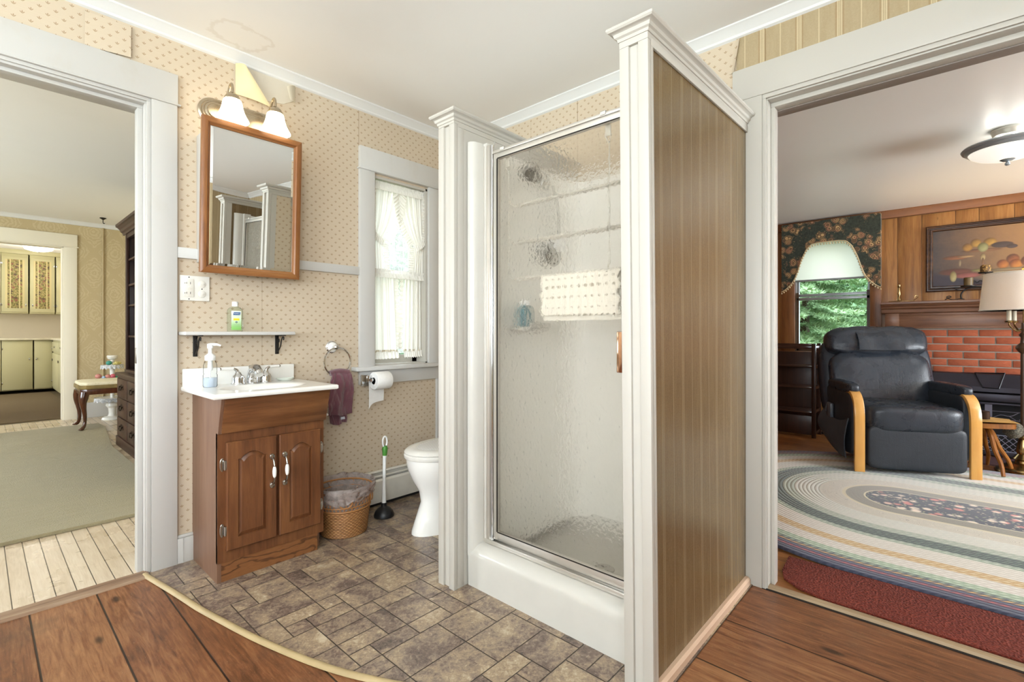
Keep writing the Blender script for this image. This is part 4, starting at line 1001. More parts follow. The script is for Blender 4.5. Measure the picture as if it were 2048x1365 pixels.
for nm, sgn in (('left', 1), ('right', -1)):
    mir = (lambda x: x) if sgn > 0 else (lambda x: 3.716-x)
    t = thing('tieback_curtain', 'ruffled white tieback curtain panel on the %s of the upper bath window' % nm, 'curtain', (mir(1.74), yc, 1.44), group=None)
    part(t, 'curtain_panel', panel(lambda v_: mir(1.655), lambda v_: mir(lw(v_)), 2.0, 1.452, yc, 5, .007), M_COT, angle=80)
    part(t, 'inner_ruffle', ruffle([(mir(1.868), 1.985), (mir(1.845), 1.86), (mir(1.80), 1.75), (mir(1.742), 1.665)], .055, yc-.012, 17, .007, (sgn*.75, -.6)), M_COT, angle=80)
    part(t, 'outer_ruffle', ruffle([(mir(1.682), 1.99), (mir(1.68), 1.85), (mir(1.678), 1.75), (mir(1.685), 1.66)], .036, yc-.018, 16, .006, (-sgn*.9, 0)), M_COT, angle=80)
    part(t, 'lower_ruffle', ruffle([(mir(1.738), 1.64), (mir(1.742), 1.56), (mir(1.748), 1.46)], .036, yc-.01, 12, .006, (sgn, 0)), M_COT, angle=80)
    part(t, 'tie_band', ruffle([(mir(1.652), 1.735), (mir(1.69), 1.69), (mir(1.745), 1.655)], .05, yc-.022, 8, .006, (-sgn*.3, -.9)), M_COT, angle=80)
    t2 = thing('cafe_curtain', 'white pleated cafe curtain panel on the %s of the lower bath window' % nm, 'curtain', (mir(1.74), yc, .91), group=None)
    e0, e1 = (1.838, 1.862) if sgn > 0 else (1.80, 1.815)
    part(t2, 'curtain_panel', panel(lambda v_: mir(1.656 if sgn > 0 else 1.675), lambda v_: mir(lerp(e0, e1, v_)), 1.445, .945, yc+.012, 4, .010, jit=sgn), M_COT, angle=80)
    part(t2, 'inner_ruffle', ruffle([(mir(e0), 1.43), (mir(e0+.006), 1.2), (mir(e1), .96)], .034, yc+.02, 15, .006, (sgn, 0)), M_COT, angle=80)
    part(t2, 'hem_ruffle', ruffle([(mir(1.66), .948), (mir(1.74), .946), (mir(e1), .948)], .045, yc+.004, 9, .008, (0, -1)), M_COT, angle=80)
    part(t2, 'hem_band', panel(lambda v_: mir(1.66), lambda v_: mir(e1), .957, .942, yc+.008, 4, .010, 60, 4, jit=sgn), plain('cream_lace', '#d9cfb9', .8), angle=80)
for z, nm in ((2.0, 'upper'), (1.447, 'lower')):
    t = thing('curtain_rod', 'thin %s curtain rod with a gathered white heading across the bath window' % nm, 'curtain rod', (1.86, yc-.002, z))
    b = MB().tube([(1.650, yc-.002, z), (2.063, yc-.002, z)], .005, 8); part(t, 'rod', b, M_PW)
    part(t, 'gathered_heading', ruffle([(1.652, z+.002), (1.86, z+.002), (2.062, z+.002)], .024, yc-.012, 40, .006, (0, 1), 260), M_COT, angle=80)
    part(t, 'rod_pocket', ruffle([(1.652, z+.004), (1.86, z+.004), (2.062, z+.004)], .030, yc-.014, 42, .005, (0, -1), 260), M_COT, angle=80)
b = MB(); b.sheet(lambda u, v_: Vector((lerp(1.664, 2.05, u), 2.715+.002*math.sin(u*60), lerp(2.03, .93, v_))), 60, 4, .0006); single('sheer_panel', b, M_SHEER, 'fine sheer panel hanging against the bath window panes', 'sheer curtain', (1.857, 2.715, 1.4))

# ---------------------------------------------------------------- baseboard heater, toilet, plunger, waste basket
M_HEAT = plain('heater_enamel', '#ddd8cd', .35)
t = thing('baseboard_heater', 'white baseboard heater along the wall under the bath window', 'heater', (1.68, 2.62, 0))
b = MB().prism([(2.648, .035), (2.648, .212), (2.616, .216), (2.609, .208), (2.632, .200), (2.632, .04)], 'x', 1.16, 2.19); b.prism([(2.590, .028), (2.586, .050), (2.586, .158), (2.596, .170), (2.599, .168), (2.590, .155), (2.590, .05), (2.594, .028)], 'x', 1.16, 2.19)
part(t, 'cover_panel', b, M_HEAT, angle=20)
b = MB().prism([(2.600, .182), (2.603, .190), (2.607, .190), (2.604, .182)], 'x', 1.16, 2.19); part(t, 'damper', b, M_HEAT)
b = MB().box(1.17, 2.18, 2.60, 2.63, .06, .15).box(1.16, 2.19, 2.615, 2.645, 0.004, .04); part(t, 'fin_element', b, plain('dark_fins', '#1f1c1a', .6))

t = thing('toilet', 'white toilet with a woven-pattern seat lid behind the shower post', 'toilet', (1.75, 2.08, 0))
tx, ty = 1.80, 2.085
def oval(cx, rx1, rx2, ry, n=40):
    return [(cx+(rx1 if math.cos(a) > 0 else rx2)*math.cos(a), ty+ry*math.sin(a)) for a in [2*PI*k/n for k in range(n)]]
def loft(levels, n=40):
    b = MB(); tt = b.b; rings = []
    for cx, r1, r2, ry, z in levels: rings.append([tt.verts.new((p[0], p[1], z)) for p in oval(cx, r1, r2, ry, n)])
    for a, c in zip(rings, rings[1:]):
        for k in range(n): tt.faces.new((a[k], a[(k+1) % n], c[(k+1) % n], c[k]))
    tt.faces.new(rings[0][::-1]); tt.faces.new(rings[-1]); return b
b = loft([(1.78, .25, .245, .112, .004), (1.78, .25, .243, .110, .02), (1.79, .24, .225, .100, .09), (1.80, .23, .205, .095, .16), (1.80, .24, .215, .110, .22), (1.80, .25, .25, .145, .28), (1.80, .25, .275, .170, .34), (1.80, .25, .285, .178, .385), (1.80, .25, .285, .178, .400)])
part(t, 'bowl', b, M_PORC, angle=60)
b = loft([(1.80, .20, .293, .186, .402), (1.80, .20, .297, .190, .408), (1.80, .20, .297, .190, .420), (1.80, .20, .290, .184, .426)]); part(t, 'seat', b, plain('toilet_seat', '#f0ede6', .2))
b = loft([(1.80, .20, .292, .185, .4275), (1.80, .20, .296, .188, .434), (1.80, .20, .285, .178, .444), (1.80, .19, .25, .15, .450)]); l = part(t, 'lid', b, plain('toilet_seat', ''))
m = start('lattice_inlay'); x, y, z = xyz('Object'); s = .012
g = ab(sin_((x+y)*260))*ab(sin_((x-y)*260)); fin(mix(ss(.25, .6, g)*.6, '#eceae6', '#8b8a88'), .4)
b = loft([(1.80, .17, .225, .125, .4502), (1.80, .165, .22, .12, .4515)]); part(l, 'lattice_inlay', b, m)
b = MB().box(1.99, 2.195, 1.87, 2.30, .40, .74, .02, 3).box(1.98, 2.2, 1.86, 2.31, .74, .775, .01, 3); part(t, 'tank', b, M_PORC)
b = MB().box(2.196, 2.214, 2.60, 2.648, 0, .50, .002); struct('trim_17', b, wood('brown_corner_strip', '#7d5336', '#9a6c49', 'z'))

t = thing('toilet_plunger', 'black rubber plunger with a white and green handle on the floor', 'plunger', (1.585, 2.435, .004))
px, py = 1.585, 2.435
b = MB().lathe((px, py, .0045), [(.052, 0), (.057, .002), (.058, .010), (.050, .030), (.036, .047), (.020, .056), (.017, .060), (.017, .078), (.010, .080), (.010, .05), (.03, .04), (.047, .02), (.050, .0)], 32); part(t, 'rubber_cup', b, plain('black_rubber', '#1d1d1f', .4))
b = MB().tube([(px, py, .07), (px, py, .11), (px+.001, py, .20), (px+.004, py, .34), (px+.006, py, .365)], [.013, .012, .0085, .010, .012], 14)
b.tube([(px+.006+.0145*math.sin(a), py, .435+.030*math.cos(a)) for a in [PI+2*PI*k/24 for k in range(24)]], .0052, 8, closed=True)
h = part(t, 'handle', b, M_PW)
b = MB().tube([(px+.005, py, .355), (px+.006, py, .375), (px+.0065, py, .398), (px+.0065, py, .412)], [.0124, .0145, .0165, .010], 14); part(h, 'grip', b, plain('green_grip', '#4f8f3a', .45), label='green grip')

t = thing('wicker_basket', 'wicker waste basket lined with a clear bag beside the vanity', 'waste basket', (1.325, 2.415, .0045))
wx, wy = 1.325, 2.415
def m_wicker():
    m = start('woven_wicker'); x, y, z = xyz('Object')
    a = M('ARCTAN2', y, x); k = sin_(a*36); r_ = floor_(z/.0085); w_ = sin_(z*740); s_ = sin_(a*36+r_*PI)
    h = s_*.5+w_*.5; n = noise(vec(x, y, z), 40, 4)
    fin(mix(ss(-.6, .8, h), mix(n, '#6e431f', '#8a5a30'), mix(n, '#b07b48', '#c79662')), .5, 0, bump(h, .6, .004)); return m
M_WIC = m_wicker()
b = MB().lathe((wx, wy, .0045), [(.0, .004), (.110, .0), (.118, .004), (.124, .05), (.131, .10), (.136, .140), (.131, .142), (.119, .06), (.11, .012), (0, .012)], 48); part(t, 'woven_body', b, M_WIC)
M_CANE = plain('cane', '#a87443', .5)
b = MB(); n = 44
rad = lambda z: lerp(.134, .150, (z-.135)/.12)
for z, rr_ in ((.143, .0045), (.163, .003), (.205, .0035), (.238, .005)):
    b.tube([(wx+rad(z)*math.cos(2*PI*k/48), wy+rad(z)*math.sin(2*PI*k/48), z+.004+.0012*math.sin(k*PI)) for k in range(48)], rr_, 6, closed=True)
for k in range(n):
    for s in (1, -1):
        a0 = 2*PI*k/n; a1 = a0+s*2*PI/n*1.6
        b.tube([(wx+rad(.143)*math.cos(a0), wy+rad(.143)*math.sin(a0), .145), (wx+rad(.165)*math.cos((a0+a1)/2), wy+rad(.165)*math.sin((a0+a1)/2), .167), (wx+rad(.2)*math.cos(a1), wy+rad(.2)*math.sin(a1), .208)], .0016, 4)
for k in range(10):
    a0 = 2*PI*k/10+.2; cz_ = .224
    b.tube([(wx+(rad(.22)+.001)*math.cos(a0+.13*math.cos(q)), wy+(rad(.22)+.001)*math.sin(a0+.13*math.cos(q)), cz_+.017*math.sin(q)) for q in [2*PI*j/16 for j in range(16)]], .0024, 5, closed=True)
for k in range(5):
    a0 = 2*PI*k/5+.5
    b.tube([(wx+(rad(.2)+.004)*math.cos(a0+.22*math.cos(q)), wy+(rad(.2)+.004)*math.sin(a0+.22*math.cos(q)), .195+.024*math.sin(q)) for q in [2*PI*j/18 for j in range(18)]], .0035, 6, closed=True)
part(t, 'open_cane_band', b, M_CANE)
m = start('clear_bag_film'); x, y, z = xyz('Object'); n = noise(vec(x, y, z), 22, 4, .6, 1.2)
tr = T.nodes.new('ShaderNodeBsdfTransparent'); gl = T.nodes.new('ShaderNodeBsdfPrincipled'); ms = T.nodes.new('ShaderNodeMixShader'); o_ = T.nodes.new('ShaderNodeOutputMaterial')
gl.inputs['Base Color'].default_value = lin('#c8bdb8'); gl.inputs['Roughness'].default_value = .18; T.links.new(bump(n, .8, .02).k, gl.inputs['Normal'])
tr.inputs[0].default_value = lin('#d9cfca'); put(ms.inputs[0], n*.75); T.links.new(tr.outputs[0], ms.inputs[1]); T.links.new(gl.outputs[0], ms.inputs[2]); T.links.new(ms.outputs[0], o_.inputs[0])
def bagf(u, v_):
    a = 2*PI*u; 
    prof = [(0, .112, .02), (.25, .125, .12), (.45, .143, .225), (.55, .152, .262), (.62, .160, .274), (.72, .165, .262), (.85, .161, .240), (1, .156, .215)]
    for (t0, r0, z0), (t1, r1, z1) in zip(prof, prof[1:]):
        if v_ <= t1+1e-6: k = (v_-t0)/(t1-t0); r = lerp(r0, r1, k); z = lerp(z0, z1, k); break
    nz = mnoise.noise(Vector((math.cos(a)*3.2, math.sin(a)*3.2, v_*5)))
    nz2 = mnoise.noise(Vector((math.cos(a)*9, math.sin(a)*9, v_*8)))
    g = max(0, (v_-.35)); r += (nz*.018+nz2*.009)*g*1.6; 
    if v_ > .55: z += nz*.055*(v_-.5)-(.05*max(0, math.cos(a-3.6)))*(v_-.55)*1.2
    return (wx+r*math.cos(a), wy+r*math.sin(a), z+nz2*.008*g)
b = MB(); b.grid(bagf, 110, 44, wrapu=True); part(t, 'bag_liner', b, m, label='crinkled clear plastic liner', angle=180)

# ================================================================ dining room beyond the left doorway
DY = 8.01; DX = 1.36
b = MB(); b.box(-3, -.25, DY, DY+.14, 0, 2.6); b.box(-.25, .713, DY, DY+.14, 2.12, 2.6); b.box(.713, 1.5, DY, DY+.14, 0, 2.6)
struct('wall_dining_back', b, M_DAM)
b = MB().box(DX, DX+.12, 2.80, DY+.01, 0, 2.6); struct('wall_dining_right', b, M_DAM)
b = MB().box(-3.1, -3, 2.7, 3.6, 0, 2.6).box(-3.1, -3, 6.4, 8.15, 0, 2.6).box(-3.1, -3, 3.6, 6.4, 0, .6).box(-3.1, -3, 3.6, 6.4, 2.1, 2.6); struct('wall_dining_left', b, M_DAM)
b = MB().box(-3, -2.55, 2.8, 2.9, 0, 2.6); struct('wall_dining_near', b, M_DAM)
b = MB().box(-3.1, DX+.1, 2.80, DY+.1, 2.44, 2.5); struct('ceiling_dining', b, M_CEIL2)
b = MB().prism([(DY, 2.392), (DY-.012, 2.396), (DY-.02, 2.42), (DY-.04, 2.44), (DY, 2.44)], 'x', -3, DX); struct('trim_18', b, M_CROWN)
b = MB().box(.713, .835, DY-.022, DY, 0, 2.118, .002).box(-.3, .838, DY-.024, DY, 2.118, 2.268, .002).box(-.3, .85, DY-.03, DY, 2.108, 2.12, .002).box(-.3, .728, DY-.01, DY+.15, 2.10, 2.122).box(.700, .72, DY-.01, DY+.15, 0, 2.11)
struct('door_3', b, m_paint('pale_yellow_trim', '#ebe4d2', .4, .1))
b = MB().box(.838, DX, DY-.016, DY, 0, .19, .003); struct('baseboard_dining', b, M_LWHITE)
b = MB().tube([(1.084, DY-.012, .19), (1.084, DY-.012, 2.395)], .010, 8); single('wall_pipe', b, plain('papered_pipe', '#b5a17a', .5), 'thin vertical pipe running up the damask dining room wall', 'pipe', (1.084, DY-.012, 1.2))
b = MB().lathe((1.02, 7.53, 2.44), [(0, 0), (.030, 0), (.034, -.006), (.018, -.014), (.010, -.022), (0, -.024)], 16).tube(curve([(1.02, 7.53, 2.418), (1.02, 7.53, 2.385), (1.028, 7.53, 2.372), (1.036, 7.53, 2.382)], 4), .004, 6)
single('ceiling_hook', b, M_IRON, 'black iron plant hook screwed into the dining room ceiling', 'hook', (1.02, 7.53, 2.44))

# rug
m = start('sage_pile_rug'); x, y, z = xyz('Position'); n = noise(vec(x*1.0, y*2.5, z), 5, 5, .7, .5); n2 = noise(vec(x, y, z), 150, 3, .8); n3 = noise(vec(x*.6, y*4, 0.0), 3, 3, .6, .8)
fin(mix(n*.45+n2*.4+n3*.3-.1, '#a39a7a', '#c2b794'), .95, 0, bump(n2*.7+n3, .9, .015), sheen=.3)
rug = [(-2.2, 3.52), (.845, 3.50), (.845, 5.75), (.90, 6.30), (.965, 7.0), (.955, 7.25), (.88, 7.31), (.6, 7.32), (-2.2, 7.30)]
b = MB().prism(rug, 'z', .0, .022, .006); single('area_rug', b, m, 'sage green pile rug on the dining room boards', 'rug', (-.6, 5.4, 0))

# hutch
M_MAH = wood('mahogany', '#2e1a13', '#472a1f', 'z', 1, .42, dark='#1e100b'); M_MAHH = wood('mahogany_level', '#321c14', '#4d2d21', 'y', 1, .42, dark='#20110c')
HX, HB = .905, DX-.01; hy0, hy1 = 4.0, 5.90
t = thing('china_hutch', 'dark mahogany hutch with open shelves above six brass-handled drawers', 'hutch', (1.12, 4.95, 0))
b = MB().box(HX, HB, hy0, hy1, .085, .655, .003); part(t, 'base_cabinet', b, M_MAH)
b = MB().box(HX-.012, HB, hy0-.01, hy1+.01, 0, .09, .006).box(HX-.018, HB, hy0-.015, hy1+.015, .655, .690, .008); part(t, 'plinth_and_top', b, M_MAHH)
M_BRO = plain('dark_bronze', '#2b241c', .35, .8)
for c in range(4):
    ya = hy1-.03-(c+1)*.46; yb_ = ya+.44
    for r in range(3):
        z0 = .105+r*.183
        b = MB().box(HX-.010, HX+.002, ya, yb_, z0, z0+.168, .003); d = part(t, 'drawer', b, M_MAHH)
        b = MB(); zc_ = z0+.092
        for yy in (ya+.17, ya+.27):
            b.box(HX-.0125, HX-.0095, yy-.013, yy+.013, zc_-.018, zc_+.024, .002).ell((HX-.018, yy, zc_+.006), .008, .006, .006, 10, 6)
        b.box(HX-.0120, HX-.0095, ya+.212, ya+.228, zc_-.012, zc_+.03, .001)
        b.tube(curve([(HX-.02, ya+.17, zc_+.004), (HX-.026, ya+.178, zc_-.022), (HX-.028, ya+.20, zc_-.016), (HX-.03, ya+.22, zc_-.026), (HX-.028, ya+.24, zc_-.016), (HX-.026, ya+.262, zc_-.022), (HX-.02, ya+.27, zc_+.004)], 4), .0035, 6)
        part(d, 'drawer_pull', b, M_BRO)
UX = .968
b = MB().box(UX, HB, hy1-.026, hy1, .69, 2.03, .002).box(UX, HB, hy0, hy0+.026, .69, 2.03, .002).box(HB-.012, HB, hy0, hy1, .69, 2.03)
for yy in (5.42, 4.47): b.box(UX, HB, yy-.020, yy+.020, .69, 2.03, .002)
b.box(UX-.004, UX+.02, hy1-.05, hy1, .69, 2.03, .002).box(UX, UX+.03, hy0, hy1, 1.97, 2.03, .002).box(UX-.01, HB, hy0, hy1, .69, .715, .002)
part(t, 'upper_case', b, M_MAH)
for z in (1.03, 1.325, 1.52, 1.765):
    b = MB().box(UX+.012, HB-.01, hy0+.02, hy1-.02, z-.009, z+.009, .002); part(t, 'shelf', b, M_MAHH)
cp = [(0, 2.01), (-.010, 2.012), (-.014, 2.03), (-.028, 2.04), (-.036, 2.06), (-.054, 2.078), (-.066, 2.083), (-.068, 2.105), (0.02, 2.105)]
b = MB().prism([(UX+d, z) for d, z in cp], 'y', hy0, hy1+.075); b.box(UX+.01, HB, hy1-.02, hy1+.06, 2.04, 2.10, .01); part(t, 'cornice', b, M_MAHH, angle=20)
b = MB().box(1.02, 1.12, 5.60, 5.72, .716, .733, .003).box(1.03, 1.10, 5.50, 5.60, .716, .726, .002); single('folded_papers', b, plain('pale_paper', '#c5cfd8', .5), 'stack of pale papers lying on the lowest hutch shelf', 'papers', (1.07, 5.62, .716))
b = MB().ell((1.04, 5.60, 1.056), .02, .03, .018).ell((1.05, 5.55, 1.052), .016, .022, .013); single('dark_trinket', b, plain('dark_glass', '#16181f', .1), 'small dark glass trinket on the second hutch shelf', 'ornament', (1.045, 5.58, 1.039))

# stool with cabriole legs
M_WAL = wood('stool_walnut', '#4a2817', '#6b3d24', 'z', 1, .22, coat=.4, dark='#2e180e')
t = thing('upholstered_bench', 'walnut bench with curved legs and a cream cushion on the dining rug', 'bench', (1.05, 7.10, .022))
bx0, bx1, by0, by1 = .745, 1.345, 6.86, 7.34
def cut(x0, x1, y0, y1, c): return [(x0+c, y0), (x1-c, y0), (x1, y0+c), (x1, y1-c), (x1-c, y1), (x0+c, y1), (x0, y1-c), (x0, y0+c)]
b = MB().prism(cut(bx0, bx1, by0, by1, .05), 'z', .375, .435, .004); part(t, 'seat_frame', b, M_WAL)
b = MB().prism(cut(bx0-.012, bx1+.01, by0-.012, by1+.012, .055), 'z', .435, .475, .006); part(t, 'cushion_band', b, plain('gold_braid_fabric', '#8b7645', .7, var=.2))
m = start('cream_floral_fabric'); x, y, z = xyz('Object'); n = noise(vec(x, y, z), 14, 5, .7, 1); fin(mix(ss(.5, .7, n)*.6, '#e2d9bc', '#b9ab80'), .8)
b = MB().prism(cut(bx0-.006, bx1+.006, by0-.006, by1+.006, .055), 'z', .470, .512, .02); part(t, 'cushion', b, m)
for sx, lx in ((-1, bx0+.035), (1, bx1-.035)):
    for sy, ly in ((-1, by0+.035), (1, by1-.035)):
        P = [(0, .40, .045), (.012, .34, .042), (.018, .29, .032), (.008, .22, .023), (-.004, .15, .018), (-.006, .09, .0155), (.004, .045, .016), (.022, .022, .019), (.042, .014, .014)]
        pts = [(lx+sx*p[0]*.75, ly+sy*p[0]*.75, p[1]) for p in P]
        c = curve(pts, 4); rs = []
        for i in range(len(c)):
            k = min(i/4, len(P)-1.001); j = int(k); rs.append(lerp(P[j][2], P[min(j+1, len(P)-1)][2], k-j))
        b = MB().tube(c, rs, 12); b.ell((lx+sx*.030, ly+sy*.030, .012), .026, .026, .011, 12, 8); part(t, 'leg', b, M_WAL)

t.location.z += .0
for c in t.children: c.location.z += .021
# tiered stand with glass eggs, fruit and lace
t = thing('tiered_stand', 'white tiered stand trimmed with lace behind the dining room bench', 'stand', (1.125, 7.62, 0))
tx_, ty_ = 1.125, 7.66
M_CER = plain('white_ceramic', '#e8e6df', .25)
b = MB().lathe((tx_, ty_, 0), [(0, 0), (.10, 0), (.105, .01), (.095, .03), (.045, .045), (.035, .07), (.04, .14), (.065, .17), (.06, .20), (.03, .23), (.02, .255), (.02, .45), (.025, .60), (.018, .64), (.02, .73), (.045, .745), (.055, .77), (.05, .785), (0, .78)], 24); part(t, 'pedestal', b, M_CER)
m = start('lace'); x, y, z = xyz('Object'); n = voro(vec(x, y, z), 60); fin(mix(ss(.1, .5, n), '#f2f2f0', '#b9bcc0'), .8); M_LACE = m
for z, r in ((.262, .165), (.500, .15), (.660, .105)):
    b = MB().lathe((tx_, ty_, z), [(.02, 0), (r, .0), (r, .006), (.02, .006)], 32); p = part(t, 'tier', b, M_CER)
    b = MB(); b.grid(lambda u, v_: (tx_+(r+.006+.006*math.sin(u*2*PI*16)*v_)*math.cos(u*2*PI), ty_+(r+.006+.006*math.sin(u*2*PI*16)*v_)*math.sin(u*2*PI), z+.01-v_*(.045+.008*math.sin(u*2*PI*16))), 128, 4, wrapu=True); part(p, 'lace_trim', b, M_LACE)
b = MB().tube(curve([(1.125, 7.51, .245), (1.115, 7.50, .2), (1.11, 7.5, .16), (1.12, 7.5, .13)], 4), .008, 6) if 0 else None
cols = {'pink': '#cf8a80', 'teal': '#3f8f80', 'yellow': '#cfc178', 'rose': '#c65f6a', 'green': '#2f8f63', 'blue': '#9fb9d8'}
eggs = [('teal', 1.085, 7.60, .670, .030), ('yellow', 1.155, 7.59, .670, .024), ('yellow', 1.185, 7.62, .670, .022), ('yellow', 1.135, 7.585, .670, .018),
        ('pink', .985, 7.60, .510, .032), ('pink', 1.07, 7.55, .510, .028), ('rose', 1.115, 7.545, .510, .030), ('green', 1.155, 7.55, .510, .026), ('green', 1.19, 7.57, .510, .024), ('blue', 1.03, 7.55, .508, .020)]
where = {0: 'teal glass egg on the top tier of the white stand', 1: 'larger pale yellow egg on the top tier of the stand', 2: 'pale yellow egg at the right rim of the top tier', 3: 'smallest pale yellow egg on the top tier of the stand',
         4: 'pink egg at the left end of the middle tier', 5: 'pink egg beside the rose egg on the middle tier', 6: 'deep rose egg in the middle of the middle tier', 7: 'green egg right of the rose egg on the middle tier', 8: 'green egg at the right end of the middle tier', 9: 'pale blue egg low at the front of the middle tier'}
for i, (c, x, y, z, r) in enumerate(eggs):
    b = MB().ell((x, y, z+r*.9), r, r, r*.92, 14, 10); single('decorative_egg', b, plain('egg_'+c, cols[c], .25), where[i], 'egg', (x, y, z), 'coloured eggs on the tiered stand')

# ================================================================ kitchen beyond
KY = 12.65
b = MB().box(-2, 1.6, KY, KY+.1, 0, 2.7); struct('wall_kitchen_back', b, M_PLAINWALL)
b = MB().box(1.5, 1.6, DY+.14, KY, 0, 2.7); struct('wall_kitchen_right', b, M_PLAINWALL)
b = MB().box(-2.1, -2, DY+.14, 9.8, 0, 2.7).box(-2.1, -2, 11.4, KY, 0, 2.7).box(-2.1, -2, 9.8, 11.4, 0, .9).box(-2.1, -2, 9.8, 11.4, 2.1, 2.7); struct('wall_kitchen_left', b, M_PLAINWALL)
b = MB().box(-2.1, 1.6, DY+.1, KY+.1, 2.53, 2.6); struct('ceiling_kitchen', b, M_CEIL2)
m = start('brown_loop_mat'); x, y, z = xyz('Position'); n = noise(vec(x, y, z), 90, 3, .8); fin(mix(n, '#54442f', '#7d6a4c'), .95)
b = MB().box(-1.2, .88, 8.16, 11.9, .0, .012, .003); single('kitchen_mat', b, m, 'brown flat mat covering the kitchen floor', 'rug', (-.1, 10, 0))
def m_floralstrip():
    m = start('floral_panel'); x, y, z = xyz('Object'); v1 = voro(vec(x, y, z), 20, 'Distance'); vc = voro(vec(x, y, z), 20, 'Color')
    n = noise(vec(x, y, z), 45, 3); g = ab(x)
    c = mix(ss(.4, .6, n), '#6e6a3a', '#a89662'); c = mix(1-ss(.25, .5, v1), c, mix(ss(.45, .55, noise(vec(x, y, z), 11)), '#8d5a48', '#5a4a3c')); c = mix(ss(.048, .052, g)*(1-ss(.062, .066, g)), c, '#cfc08c'); c = mix(ss(.088, .094, g), c, '#cbbd8c')
    fin(c, .6); return m
M_FLOR = m_floralstrip()
def kdoor(t, x0, x1, z0, z1, y, floral, knob, hinge=None):
    b = MB().box(x0, x1, y, y+.018, z0, z1, .004); d = part(t, 'door', b, M_KCREAM)
    if floral:
        b = MB().box(x0+.045, x1-.045, y-.004, y+.001, z0+.065, z1-.045, .001); part(d, 'fabric_panel', b, M_FLOR, label='floral fabric panel')
    b = MB().box(knob[0]-.010, knob[0]+.010, y-.012, y, knob[1]-.018, knob[1]+.018, .003); part(d, 'latch', b, M_CHROME)
    b = MB()
    if hinge is not None:
        for z in (z0+.12, z1-.12): b.box(hinge-.006, hinge+.006, y-.004, y+.001, z-.018, z+.018, .001)
        part(d, 'hinge', b, M_CHROME)
    else: b.b.free()
for i, (x0, x1, lab) in enumerate(((-.10, .285, 'at the left frame edge'), (.292, .622, 'left of the pair in view'), (.645, .968, 'nearer the corner'), (.990, 1.32, 'in the corner, half hidden by the casing'))):
    t = thing('wall_cupboard', 'cream wall cupboard with a floral door panel, '+lab, 'cupboard', ((x0+x1)/2, 12.4, 1.41), group='cream kitchen wall cupboards')
    b = MB().box(x0-.002, x1+.002, 12.22, KY-.002, 1.405, 2.455, .002); part(t, 'cabinet_box', b, M_KCREAM)
    kdoor(t, x0, x1, 1.43, 2.395, 12.2, True, (x1-.03 if i % 2 else x0+.035, 1.55), x0+.005 if i % 2 else x1-.005)
b = MB().box(-.5, 1.35, 12.18, KY-.002, 2.456, 2.53, .004); struct('trim_19', b, M_KCREAM)
for i, (x0, x1, lab) in enumerate(((-.28, .282, 'at the left frame edge'), (.292, .668, 'with the widest door in view'), (.69, .918, 'with the narrow corner door'))):
    t = thing('base_cupboard', 'pale green-cream base cupboard '+lab, 'cupboard', ((x0+x1)/2, 12.3, 0), group='cream kitchen base cupboards')
    b = MB().box(x0-.003, x1+.003, 12.018, KY-.01, .06, .93, .002); part(t, 'cabinet_box', b, M_KCREAM)
    kdoor(t, x0, x1, .075, .905, 12.0, False, (x1-.04 if i != 2 else x0+.025, .6), x0+.006 if i != 2 else x1-.004)
b = MB().box(-.6, 1.5, 11.97, KY, .932, .965, .006).box(.895, 1.5, 9.2, 11.98, .932, .965, .006); single('kitchen_counter', b, plain('cream_laminate', '#d9d0b6', .3), 'cream laminate kitchen counter running into the corner', 'counter', (.5, 12.2, .94))
t = thing('side_cupboard', 'pale cream cupboard run on the right side of the kitchen with drawers', 'cupboard', (1.2, 10.5, 0))
b = MB().box(.93, 1.49, 9.2, 12.0, .06, .93, .002); part(t, 'cabinet_box', b, M_KCREAM)
for k in range(3):
    y0 = 9.22+k*.92
    b = MB().box(.915, .932, y0, y0+.9, .10, .70, .003); d = part(t, 'door', b, M_KCREAM); b = MB().box(.903, .915, y0+.80, y0+.86, .56, .60, .002); part(d, 'latch', b, M_DKCH)
    b = MB().box(.915, .932, y0, y0+.9, .73, .90, .003); d = part(t, 'drawer', b, M_KCREAM); b = MB().box(.900, .915, y0+.42, y0+.50, .80, .83, .003); part(d, 'drawer_pull', b, M_CHROME)
t = thing('kitchen_ceiling_light', 'glowing round ceiling light in the kitchen', 'ceiling light', (.70, 11.3, 2.53))
m = start('lit_diffuser'); fin('#ffffff', .4, emit='#fffaf0', es=3.0)
b = MB().lathe((.70, 11.3, 2.53), [(0, -.115), (.10, -.105), (.17, -.08), (.19, -.04), (.185, -.0), (0, 0)], 36); part(t, 'diffuser', b, m)
b = MB().lathe((.70, 11.3, 2.53), [(0, -.13), (.012, -.128), (.014, -.114), (0, -.11)], 14).lathe((.70, 11.3, 2.53), [(.187, -.02), (.20, -.015), (.20, 0), (.187, 0)], 36); part(t, 'trim_ring', b, M_CHROME)
lamp('kitchen_lamp', (.70, 11.3, 2.30), 13, (1, .95, .86), .15)

